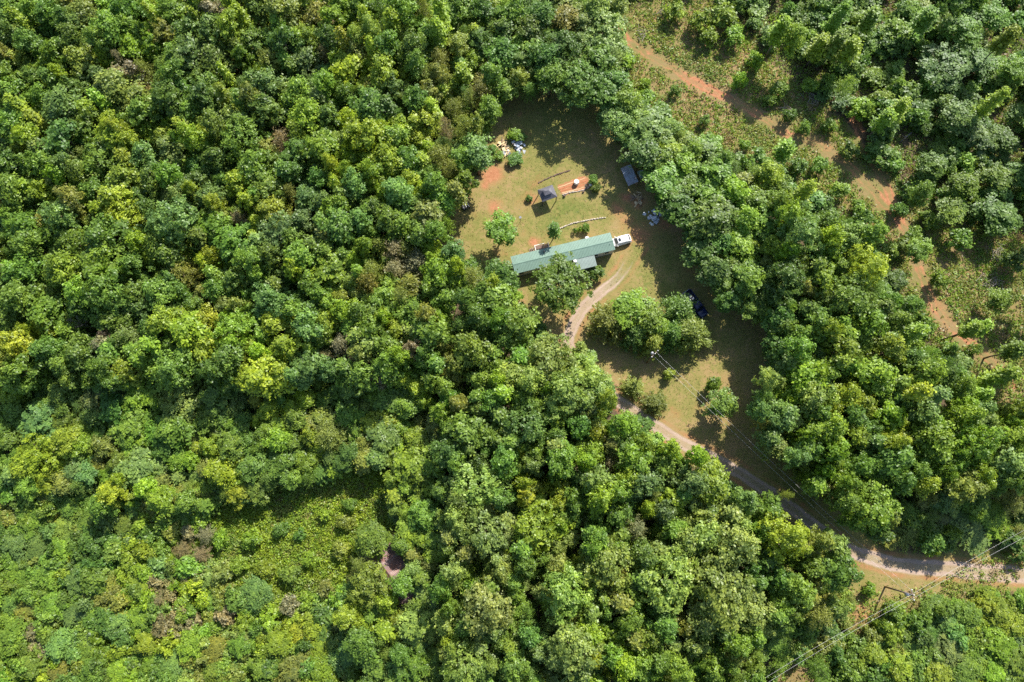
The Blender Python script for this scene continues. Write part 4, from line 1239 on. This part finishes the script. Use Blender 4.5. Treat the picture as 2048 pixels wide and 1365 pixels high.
for sx in (-1, 1):
    for sy in (-1, 1):
        MB().box((sx * (GL / 2 - 0.15), sy * (GWd / 2 - 0.15), EG / 2), (0.13, 0.13, EG)).build('post', M_BLACK, gz)
for s in (-1, 1):
    MB().box((0, s * (GWd / 2 - 0.15), EG - 0.12), (GL - 0.35, 0.08, 0.16)).build('beam', M_BLACK, gz)
    MB().box((s * (GL / 2 - 0.15), 0, EG - 0.12), (0.08, GWd - 0.35, 0.16)).build('beam', M_BLACK, gz)

# --- vehicles -----------------------------------------------------------------------
def ring(x, hw, z0, z1, rnd=0.22, top=0.9):
    """car cross-section, x along the car"""
    zs = z1 - z0
    pts = [(-hw * .92, z0), (-hw, z0 + zs * .25), (-hw, z1 - zs * .35), (-hw * top, z1 - zs * .06), (-hw * top * .8, z1), (hw * top * .8, z1), (hw * top, z1 - zs * .06), (hw, z1 - zs * .35), (hw, z0 + zs * .25), (hw * .92, z0)]
    return [(x, y, z) for y, z in pts]

def wheel(parent, x, y, r=0.34, w=0.22):
    t = MB().lathe([(r * .6, -w / 2), (r * .95, -w / 2), (r, -w / 3), (r, w / 3), (r * .95, w / 2), (r * .6, w / 2)], 16)
    t = t.build('wheel', M_TYRE, parent, (x, y, r), True)
    t.rotation_euler = (math.pi / 2, 0, 0)
    MB().lathe([(0, -w / 2.1), (r * .62, -w / 2.2), (r * .62, w / 2.2), (0, w / 2.1)], 12).build('rim', M_GREY, t)
    return t

# white car: nose towards the house end
a = unp(1220, 488.5, 0.5); b = unp(1261, 477, 0.5)
ang = math.atan2(a.y - b.y, a.x - b.x)
L = (a - b).length
car = empty('parked_car', ((a.x + b.x) / 2, (a.y + b.y) / 2, 0), ang, 'white car parked with its nose at the mobile home end', 'car')
h = L / 2
body = MB().loft([ring(-h, .70, .35, .80), ring(-h + .12, .82, .25, .98), ring(-h + .7, .88, .22, 1.02), ring(h - 1.4, .88, .22, 1.0), ring(h - .5, .86, .22, .92), ring(h - .08, .74, .28, .78), ring(h, .62, .36, .66)])
body.build('body', M_CARW, car, None, True)
cab = MB().loft([ring(-h + .18, .74, .98, 1.05, top=.9), ring(-h + .55, .76, .95, 1.46, top=.82), ring(0.1, .78, .95, 1.52, top=.82), ring(0.62, .77, .95, 1.44, top=.82), ring(1.2, .75, .94, 1.02, top=.9)])
cabo = cab.build('cabin', M_CARW, car, None, True)
MB().slab([(1.17, -.64, 1.055), (1.17, .64, 1.055), (.66, .56, 1.475), (.66, -.56, 1.475)], .02).build('windshield', M_GLASS, car)
MB().slab([(-h + .22, -.60, 1.12), (-h + .22, .60, 1.12), (-h + .50, .55, 1.47), (-h + .50, -.55, 1.47)], .02).build('rear_window', M_GLASS, car)
MB().box((0.22, 0, 1.535), (.42, .62, .02)).build('sunroof', M_GLASS, car)
for s in (-1, 1):
    for x0, x1 in ((-1.15, -.45), (-.38, .6)):
        MB().add([(x0, s * .775, 1.03), (x1 + .18, s * .775, 1.03), (x1, s * .70, 1.40), (x0 + .1, s * .70, 1.40), (x0, s * .74, 1.03), (x1 + .18, s * .74, 1.03), (x1, s * .66, 1.40), (x0 + .1, s * .66, 1.40)],
                 [(0, 1, 2, 3), (7, 6, 5, 4), (0, 4, 5, 1), (1, 5, 6, 2), (2, 6, 7, 3), (3, 7, 4, 0)]).build('side_window', M_GLASS, car)
    MB().box((.85, s * .98, 1.02), (.12, .2, .14)).build('mirror', M_CARW, car)
    MB().box((h - .12, s * .56, .66), (.14, .3, .14)).build('headlight', M_LAMP, car)
    MB().box((-h + .04, s * .62, .82), (.1, .24, .2)).build('tail_light', M_RED, car)
    for x in (-h + .75, h - .8): wheel(car, x, s * .80, .33)
MB().box((-h - .02, 0, .45), (.12, 1.4, .2)).build('bumper', M_CARW, car)

# dark pickup: nose to the lower right
a = unp(1409.5, 634, 0.6); b = unp(1371, 585, 0.6)
ang = math.atan2(a.y - b.y, a.x - b.x)
L = (a - b).length
pk = empty('pickup_truck', ((a.x + b.x) / 2, (a.y + b.y) / 2, 0), ang, 'dark navy pickup truck with loaded bed parked in tree shade', 'truck')
h = L / 2
MB().loft([ring(h - 1.75, .98, .45, 1.22, top=.93), ring(h - .9, .97, .42, 1.18, top=.92), ring(h - .25, .93, .42, 1.08, top=.9), ring(h - .05, .80, .48, .92), ring(h, .7, .55, .82)]).build('hood', M_CARB, pk, None, True)
MB().loft([ring(-.35, .98, .45, 1.2, top=.95), ring(h - 1.76, .98, .45, 1.22, top=.95)]).build('body', M_CARB, pk, None, True)
MB().loft([ring(-.36, .80, 1.18, 1.3, top=.9), ring(-.15, .82, 1.18, 1.82, top=.82), ring(1.0, .82, 1.18, 1.84, top=.82), ring(1.55, .80, 1.18, 1.25, top=.9)]).build('cabin', M_CARB, pk, None, True)
MB().slab([(1.52, -.68, 1.29), (1.52, .68, 1.29), (1.05, .60, 1.80), (1.05, -.60, 1.80)], .02).build('windshield', M_GLASS, pk)
MB().slab([(-.345, -.60, 1.38), (-.345, .60, 1.38), (-.18, .56, 1.78), (-.18, -.56, 1.78)], .02).build('rear_window', M_GLASS, pk)
MB().box(((-h - .35) / 2, 0, .62), (h - .38, 1.7, .06)).build('bed_floor', M_BLACK, pk)
for s in (-1, 1):
    MB().box(((-h - .35) / 2, s * .90, .88), (h - .4, .16, .62)).build('bed_side', M_CARB, pk)
    MB().box((.95, s * 1.10, 1.3), (.14, .24, .18)).build('mirror', M_BLACK, pk)
    MB().box((h - .08, s * .62, .86), (.12, .3, .16)).build('headlight', M_LAMP, pk)
    MB().box((-h - .01, s * .90, .9), (.06, .14, .35)).build('tail_light', M_RED, pk)
    for x0, x1 in ((-.1, .42), (.48, 1.08)):
        MB().add([(x0, s * .835, 1.26), (x1 + .12, s * .835, 1.26), (x1, s * .74, 1.72), (x0, s * .74, 1.72), (x0, s * .80, 1.26), (x1 + .12, s * .80, 1.26), (x1, s * .70, 1.72), (x0, s * .70, 1.72)],
                 [(0, 1, 2, 3), (7, 6, 5, 4), (0, 4, 5, 1), (1, 5, 6, 2), (2, 6, 7, 3), (3, 7, 4, 0)]).build('side_window', M_GLASS, pk)
    for x in (-h + 1.05, h - .95): wheel(pk, x, s * .88, .40, .26)
MB().box((-h + .04, 0, .88), (.08, 1.66, .62)).build('tailgate', M_CARB, pk)
MB().box((-h - .08, 0, .55), (.14, 1.8, .2)).build('bumper', M_GREY, pk)
R1 = random.Random(4)
for nm, x, y, dz, d3, mt in (('white_sack', -1.15, .35, .95, (.55, .45, .35), M_PLAST), ('white_sack', -1.2, -.35, .95, (.5, .5, .3), M_PLAST), ('storage_box', -1.75, .1, .9, (.6, .8, .5), M_GREY), ('dark_tarp', -2.35, 0, .85, (.7, 1.3, .4), M_BLACK)):
    o = MB().box((0, 0, 0), d3, R1.uniform(-.4, .4), .7).build(nm, mt, None, None)
    w = Matrix.Translation(pk.location) @ Matrix.Rotation(ang, 4, 'Z') @ Vector((x, y, .66 + d3[2] / 2))
    o.location = w
    o.rotation_euler = (0, 0, ang)
    tag(o, {'storage_box': 'grey box in the middle of the pickup bed', 'dark_tarp': 'dark tarp heap by the tailgate of the pickup bed'}.get(nm, 'white sack in the pickup bed behind the cab, %s side' % ('far' if y > 0 else 'near')), nm.split('_')[1])

# --- tin-roofed shed among the trees -------------------------------------------------
SZ = 2.2
s1, s2, s3, s4 = unp(1242.8, 335.7, SZ), unp(1259.7, 330.5, SZ), unp(1279.5, 362.8, SZ), unp(1256, 372.3, SZ)
scn = (s1 + s2 + s3 + s4) / 4
sd = ((s4 - s1) + (s3 - s2)).normalized()
SA = math.atan2(sd.y, sd.x)
SL, SWd = ((s4 - s1).length + (s3 - s2).length) / 2, ((s2 - s1).length + (s3 - s4).length) / 2
shed = empty('tin_shed', (scn.x, scn.y, 0), SA, 'small open shed with grey tin roof under the trees right of the garden', 'shed')
sr = MB().slab([(-SL / 2, -SWd / 2, SZ - .1), (-.15, -SWd / 2, SZ - .1), (-.15, SWd / 2, SZ + .08), (-SL / 2, SWd / 2, SZ + .08)], .03).build('roof_sheet', M_TIN, shed)
MB().slab([(-.35, -SWd / 2 - .1, SZ - .06), (SL / 2, -SWd / 2 - .1, SZ - .06), (SL / 2, SWd / 2 - .1, SZ + .12), (-.35, SWd / 2 - .1, SZ + .12)], .03).build('roof_sheet', M_TIN, shed)
for k in range(9):
    x = -SL / 2 + .25 + k * (SL - .4) / 8
    zz = .0 if x < -.35 else .04
    MB().slab([(x - .03, -SWd / 2, SZ - .075 + zz), (x + .03, -SWd / 2, SZ - .075 + zz), (x + .03, SWd / 2 - .1, SZ + .095 + zz), (x - .03, SWd / 2 - .1, SZ + .095 + zz)], .03).build('roof_rib', M_TIN, shed)
for sx in (-1, 1):
    for sy in (-1, 1):
        MB().box((sx * (SL / 2 - .15), sy * (SWd / 2 - .2), (SZ - .2) / 2), (.1, .1, SZ - .2)).build('post', M_WOOD, shed)
for k in range(8):
    MB().box((-SL / 2 + .3 + k * (SL - .6) / 7, SWd / 2 - .12, .95), ((SL - .6) / 7 - .03, .03, 1.8)).build('wall_board', M_WOOD, shed)
t1 = unp(1283, 348.5, 1.9)
ln = empty('lean_to', (t1.x, t1.y, 0), SA, 'pale sheet-roofed lean-to beside the tin shed, half under branches', 'shed')
MB().slab([(-.8, -.6, 1.82), (.8, -.6, 1.82), (.8, .6, 1.95), (-.8, .6, 1.95)], .03).build('roof_sheet', M_PORCH, ln)
for sx in (-.7, .7):
    for sy in (-.5, .5): MB().box((sx, sy, .92), (.08, .08, 1.8)).build('post', M_WOOD, ln)
for k in range(6): MB().box((-.7 + k * .28, .55, .9), (.25, .025, 1.5)).build('wall_board', M_WOOD, ln)

# --- garden -------------------------------------------------------------------------
R2 = random.Random(8)
def blob(mb, c, r, sq=(1, 1, .7), n=6, rnd=R2):
    vs, fs = [], []
    rows = 4
    for i in range(rows + 1):
        ph = math.pi * i / rows
        for k in range(n):
            t = 2 * math.pi * k / n
            rr = r * rnd.uniform(.8, 1.15)
            vs.append((c[0] + rr * sq[0] * math.sin(ph) * math.cos(t), c[1] + rr * sq[1] * math.sin(ph) * math.sin(t), c[2] + rr * sq[2] * math.cos(ph)))
    for i in range(rows):
        for k in range(n):
            fs.append((i * n + k, i * n + (k + 1) % n, (i + 1) * n + (k + 1) % n, (i + 1) * n + k))
    return mb.add(vs, fs)
STONES = []
for i in range(5):
    STONES.append(blob(MB(), (0, 0, .07), .17, (1.1, .85, .7)).mesh('stone', M_STONE, True))
def stone_row(name, px, n, label, cat, size=1.0, meshes=STONES, z=0):
    pts = [unp(x, y) for x, y in px]
    e = empty(name, pts[0], 0, label, cat)
    seg = [(pts[i + 1] - pts[i]).length for i in range(len(pts) - 1)]
    tot = sum(seg)
    for k in range(n):
        d = tot * (k + .5) / n
        i = 0
        while d > seg[i] and i < len(seg) - 1: d -= seg[i]; i += 1
        p = pts[i].lerp(pts[i + 1], d / seg[i])
        o = link('stone', meshes[k % len(meshes)], e)
        o.location = p - pts[0] + Vector((R2.uniform(-.05, .05), R2.uniform(-.05, .05), 0))
        o.rotation_euler = (0, 0, R2.uniform(0, 6))
        q = size * R2.uniform(.75, 1.25); o.scale = (q, q, q)
    return e
stone_row('stone_edging', [(1104, 464), (1115, 460), (1130, 453), (1150, 446), (1170, 442), (1190, 438.5), (1211, 435.5)], 46, 'curved row of pale edging stones on the lawn behind the mobile home', 'edging', 1.0)
BLK = [MB().box((0, 0, .1), (.34, .2, .2)).mesh('block', M_DSTONE), MB().box((0, 0, .09), (.3, .22, .18), .2).mesh('block', M_DSTONE)]
stone_row('block_edging', [(1076, 366.5), (1090, 359.5), (1105, 353), (1122, 347), (1141, 341)], 30, 'dark row of blocks running across the lawn above the gazebo', 'edging', 0.75, BLK)
stone_row('bed_edging', [(1125, 391), (1136, 386.5), (1150, 384), (1165, 381.5), (1178, 375)], 24, 'pale stones along the lower edge of the red garden bed', 'edging', 1.0)
# raised rows of the bed
gb = empty('garden_bed', (*unp(1146, 373)[:2], 0), 0, 'red clay vegetable bed with hoed rows beside the gazebo', 'garden bed')
M_CLAYM = simple('red_clay', (0.36, 0.13, 0.06), 0.95, vary=0.3, nscale=8)
M_STRAW = simple('straw', (0.50, 0.34, 0.19), 0.9, vary=0.25, nscale=8)
for k in range(4):
    t = (k + .5) / 4
    A = unp(1114 + 11 * t, 374 + 15 * t); B = unp(1170 + 9 * t, 353.5 + 22 * t)
    pts = [A.lerp(B, q / 8) - gb.location + Vector((0, R2.uniform(-.08, .08), -.11)) for q in range(9)]
    MB().tube(pts, [.16 * R2.uniform(.8, 1.2) for _ in pts], 6).build('soil_row', M_STRAW if k in (0, 3) else M_CLAYM, gb)
tb = unp(1153, 364, 0.7)
tub = empty('water_barrel', (tb.x, tb.y, 0), 0, 'round white barrel standing in the red garden bed', 'barrel')
MB().lathe([(0, 0), (.44, 0), (.50, .12), (.52, .5), (.50, .85), (.47, .92), (.40, .92), (.36, .86), (0, .84)], 24).build('drum', M_WHITE, tub, None, True)
MB().lathe([(.13, .845), (.13, .88), (0, .89)], 12, (.08, -.05, 0)).build('lid', M_BLUEW, tub)
def pot(px, py, r, label):
    p = unp(px, py)
    e = empty('flower_pot', (p.x, p.y, 0), 0, label, 'pot')
    MB().lathe([(0, 0), (r * .75, 0), (r, r * 1.5), (r * 1.08, r * 1.5), (r * 1.08, r * 1.7), (r * .9, r * 1.7), (r * .85, r * 1.45), (0, r * 1.4)], 14).build('pot', M_BLACK, e, None, True)
    MB().lathe([(r * .84, r * 1.46), (0, r * 1.5)], 12).build('soil', M_DSTONE, e)
pot(1129, 392.5, .24, 'dark flower pot at the lower left corner of the garden bed')
pot(1167, 384, .20, 'dark flower pot below the middle of the garden bed edge')
pot(1172, 377, .22, 'dark flower pot at the right end of the garden bed')
# post with a white box
p = unp(1041, 443)
bh = empty('bird_box', (p.x, p.y, 0), .3, 'small white box on a thin post right of the lone lawn tree', 'bird box')
MB().tube([(0, 0, 0), (0, 0, 1.7)], .04, 6).build('post', M_WOOD, bh)
MB().box((0, 0, 1.85), (.32, .30, .34)).build('box', M_WHITE, bh)
MB().slab([(-.22, -.2, 2.03), (.22, -.2, 2.03), (.22, .2, 2.12), (-.22, .2, 2.12)], .03).build('lid', M_GREY, bh)
# little cart by the woods
p = unp(932, 415)
ct = empty('garden_cart', (p.x, p.y, 0), .35, 'black garden cart with pale rails at the left edge of the lawn', 'cart')
MB().box((0, 0, .42), (1.5, 1.0, .12)).build('tray', M_BLACK, ct)
for s in (-1, 1):
    MB().box((0, s * .5, .62), (1.5, .05, .34)).build('side', M_BLACK, ct)
for x in (-.55, 0.0, .5): MB().tube([(x, -.62, .84), (x + .08, .62, .84)], .05, 6).build('rail', M_WHITE, ct)
for sx in (-.5, .5):
    for sy in (-.6, .6):
        w = MB().lathe([(0, -.05), (.2, -.05), (.22, 0), (.2, .05), (0, .05)], 12).build('wheel', M_TYRE, ct, (sx, sy, .22))
        w.rotation_euler = (math.pi / 2, 0, 0)
MB().tube([(.75, 0, .42), (1.5, .1, .75)], .03, 6).build('handle', M_GREY, ct)

# --- rubbish -------------------------------------------------------------------------
def crumple(mb, c, r, rnd): return blob(mb, c, r, (1.1, .8, .55), 7, rnd)
def heap(name, px, py, n, spread, kinds, label, cat, seed):
    rnd = random.Random(seed)
    p = unp(px, py)
    e = empty(name, (p.x, p.y, 0), rnd.uniform(0, 3), label, cat)
    for k in range(n):
        x, y = rnd.gauss(0, spread), rnd.gauss(0, spread)
        zz = max(.04, .5 * math.exp(-(x * x + y * y) / (2 * spread * spread)) * rnd.uniform(.6, 1.2))
        kd, mt = kinds[rnd.randrange(len(kinds))]
        if kd == 'board':
            o = MB().box((0, 0, 0), (rnd.uniform(.9, 1.9), rnd.uniform(.12, .25), .04)).build('board', mt, e)
        elif kd == 'panel':
            o = MB().box((0, 0, 0), (rnd.uniform(.5, 1.1), rnd.uniform(.4, .8), .03)).build('panel', mt, e)
        else:
            o = crumple(MB(), (0, 0, 0), rnd.uniform(.22, .42), rnd).build('bag', mt, e)
        o.location = (x, y, zz)
        o.rotation_euler = (rnd.gauss(0, .25), rnd.gauss(0, .25), rnd.uniform(0, 6.3))
    return e
M_BLUEP = simple('blue_plastic', (0.32, 0.38, 0.47), 0.5, vary=0.4)
heap('board_heap', 1005, 291, 22, .62, [('board', M_CREAM), ('panel', M_CREAM), ('board', M_WOOD)], 'heap of raw yellow boards, left part of the rubbish heap', 'boards', 1)
heap('bag_heap', 1036, 291, 30, .72, [('bag', M_PLAST), ('panel', M_PLAST), ('bag', M_WHITE), ('bag', M_BLUEP), ('board', M_WOOD)], 'heap of white and blue plastic rubbish on the lawn beside the boards', 'rubbish', 2)
heap('scrap_heap', 1014, 306, 10, .40, [('bag', M_PLAST), ('panel', M_GREY), ('board', M_CREAM)], 'small scatter of pale scraps below the boards', 'rubbish', 3)
heap('bag_heap', 1308, 436, 22, .75, [('bag', M_PLAST), ('panel', M_PLAST), ('bag', M_WHITE), ('panel', M_GREY)], 'heap of white and blue rubbish at the shaded woods edge right of the car', 'rubbish', 5)
heap('board_heap', 1275, 402, 18, .75, [('board', M_CREAM), ('board', M_WOOD), ('panel', M_CREAM)], 'scattered yellow boards below the tin shed', 'boards', 6)
heap('scrap_heap', 1180, 371, 9, .40, [('board', M_CREAM), ('bag', M_WHITE)], 'pale odds and ends at the right end of the garden bed', 'rubbish', 7)
def brush_pile(px, py, n, spread, label, seed):
    rnd = random.Random(seed)
    p = unp(px, py)
    e = empty('brush_pile', (p.x, p.y, 0), 0, label, 'brush pile')
    for k in range(n):
        a = rnd.uniform(0, 3.14); l = rnd.uniform(.7, 2.2)
        c = Vector((rnd.gauss(0, spread), rnd.gauss(0, spread), rnd.uniform(.1, .7)))
        d = Vector((math.cos(a), math.sin(a), rnd.uniform(-.15, .2))) * l / 2
        r = rnd.uniform(.025, .06)
        MB().tube([c - d, c + Vector((rnd.gauss(0, .1), rnd.gauss(0, .1), .05)), c + d], [r, r * .8, r * .4], 5).build('stick', M_TWIG, e)
brush_pile(1622, 196, 36, .8, 'grey brush pile beside the upper part of the red track', 11)
brush_pile(1570, 222, 18, .6, 'small pile of grey sticks left of the big brush pile', 12)
brush_pile(1995, 508, 40, 1.0, 'pale brush pile near the right edge, upper of two', 13)
brush_pile(1985, 568, 34, .9, 'pale brush pile near the right edge, lower of two', 14)
brush_pile(1280, 70, 20, .7, 'grey slash pile at the top end of the red track', 15)
brush_pile(1330, 28, 18, .8, 'bleached branches near the top edge above the red track', 16)
brush_pile(1560, 60, 18, .8, 'grey slash between slim trees at the top', 17)
brush_pile(1760, 262, 20, .7, 'slash pile between the two red tracks', 18)
# fallen trunks
def log(px0, px1, r, label):
    a, b = unp(*px0), unp(*px1)
    e = empty('fallen_log', (a.x, a.y, 0), 0, label, 'log')
    d = b - a
    MB().tube([(0, 0, r), d * .5 + Vector((0.1, .1, r)), d + Vector((0, 0, r))], [r, r * .85, r * .5], 8).build('trunk', M_TWIG, e, None, True)
    MB().tube([d * .6 + Vector((0, 0, r)), d * .75 + Vector((-.5, .5, .6))], [r * .5, r * .2], 6).build('branch', M_TWIG, e)
log((1830, 260), (1800, 285), .16, 'pale fallen trunk in the upper-right cut-over ground')
log((1312, 30), (1340, 8), .10, 'bleached fallen trunk at the top edge')

# --- rusty-roofed old house under the trees -------------------------------------------
RZ = 3.0
rc = unp(782, 1150, RZ + .4)
ra = unp(745, 1098, RZ); rb = unp(822, 1200, RZ)
RA = math.atan2(rb.y - ra.y, rb.x - ra.x)
RL, RW = 12.0, 6.0
old = empty('old_house', (rc.x, rc.y, 0), RA, 'old house with rusty ribbed tin roof almost hidden by trees', 'house')
MB().box((0, 0, 1.45), (RL - .8, RW - .9, 2.9)).build('wall', M_WOOD, old)
rr_ = MB()
for s in (-1, 1):
    rr_.slab([(-RL / 2, s * RW / 2, RZ - .25), (RL / 2, s * RW / 2, RZ - .25), (RL / 2, 0, RZ + 1.1), (-RL / 2, 0, RZ + 1.1)], .05)
ro = rr_.build('roof', M_RUST, old)
npn = 17
rp = panel(M_RUST, RL / npn, RW / 2 + .05, 1.36, 'rust_panel')
rp2 = panel(metal_roof('faded_tin', (0.24, 0.17, 0.16), 0.6, dirt=(0.22, 0.10, 0.07)), RL / npn, RW / 2 + .05, 1.36, 'rust_panel_pale')
for s in (0, 1):
    for k in range(npn):
        o = link('roof_panel', rp if (k * 7 + s) % 3 else rp2, ro)
        o.location = (-RL / 2 + (k + .5) * RL / npn, 0, RZ + 1.13)
        o.rotation_euler = (0, 0, math.pi * s)
MB().add([(-RL / 2, -.2, RZ + 1.09), (RL / 2, -.2, RZ + 1.09), (RL / 2, 0, RZ + 1.18), (-RL / 2, 0, RZ + 1.18), (RL / 2, .2, RZ + 1.09), (-RL / 2, .2, RZ + 1.09)], [(0, 1, 2, 3), (3, 2, 4, 5)]).build('ridge_cap', M_RUST, ro)
MB().box((1.5, .9, RZ + 1.1), (.6, .6, 1.5)).build('chimney', M_DSTONE, ro)
for x in (-3.6, 0, 3.6):
    for s in (-1, 1):
        w = MB().box((x, s * (RW / 2 - .44), 1.6), (.95, .06, 1.2)).build('window', M_WOOD, old)
        MB().box((x, s * (RW / 2 - .42), 1.6), (.78, .06, 1.0)).build('pane', M_GLASS, w)

# --- power line -----------------------------------------------------------------------
PH = 9.2
P1, P2 = unp(1293, 726), unp(1770, 1174)
def util_pole(P, ang, label):
    e = empty('utility_pole', (P.x, P.y, 0), ang, label, 'pole')
    MB().tube([(0, 0, 0), (0, 0, 4.5), (0, 0, PH)], [.17, .14, .11], 10).build('shaft', M_POLE, e, None, True)
    MB().box((0, 0, PH - .35), (.12, 1.9, .14)).build('crossarm', M_POLE, e)
    for y in (-.8, 0, .8):
        MB().lathe([(.05, 0), (.09, .06), (.06, .1), (.09, .16), (0, .24)], 8, (0, y, PH - .28 if y else PH)).build('insulator', M_WHITE, e)
    t = MB().lathe([(0, 0), (.24, .02), (.26, .1), (.26, .75), (.22, .82), (0, .84)], 14, (-.42, 0, PH - 1.7)).build('transformer', M_GREY, e, None, True)
    MB().lathe([(.04, 0), (.06, .08), (0, .2)], 8, (-.42, .08, PH - .88)).build('bushing', M_WHITE, t)
    return e
dirp = math.atan2(P2.y - P1.y, P2.x - P1.x)
util_pole(P1, dirp, 'wooden utility pole with transformer beside the clump of cedars')
util_pole(P2, dirp + 0.9, 'wooden utility pole by the drive at the lower right')
def wire(a, b, sag, label, r=0.010):
    n = 24
    pts = []
    for i in range(n + 1):
        t = i / n
        p = Vector(a).lerp(Vector(b), t)
        p.z -= sag * 4 * t * (1 - t)
        pts.append(p)
    o = MB().tube(pts, r, 5).build('power_line', M_WIRE)
    return tag(o, label, 'cable', 'overhead cables of the power line')
pd = Vector((-math.sin(dirp), math.cos(dirp), 0))
z = Vector((0, 0, PH - .05))
wire(P1 + z + pd * .35, P2 + z + pd * .35, .9, 'upper of two cables running along the shaded drive between the poles')
wire(P1 + z - pd * .30 - Vector((0, 0, .6)), P2 + z - pd * .3 - Vector((0, 0, .6)), 1.1, 'lower of two cables running along the shaded drive between the poles')
for off, nm in ((0.0, 'upper'), (1.1, 'lower')):
    A = unp(1826 + 4 * off, 1188 + 6 * off, PH)
    B = unp(2160, 1002 + 16 * off, PH + .5)
    C = unp(1490, 1382 + 12 * off, PH + .5)
    wire(A, B, .7, f'{nm} of two cables crossing the drive towards the right edge')
    wire(A, C, .9, f'{nm} of two cables running from the lower pole to the bottom edge')
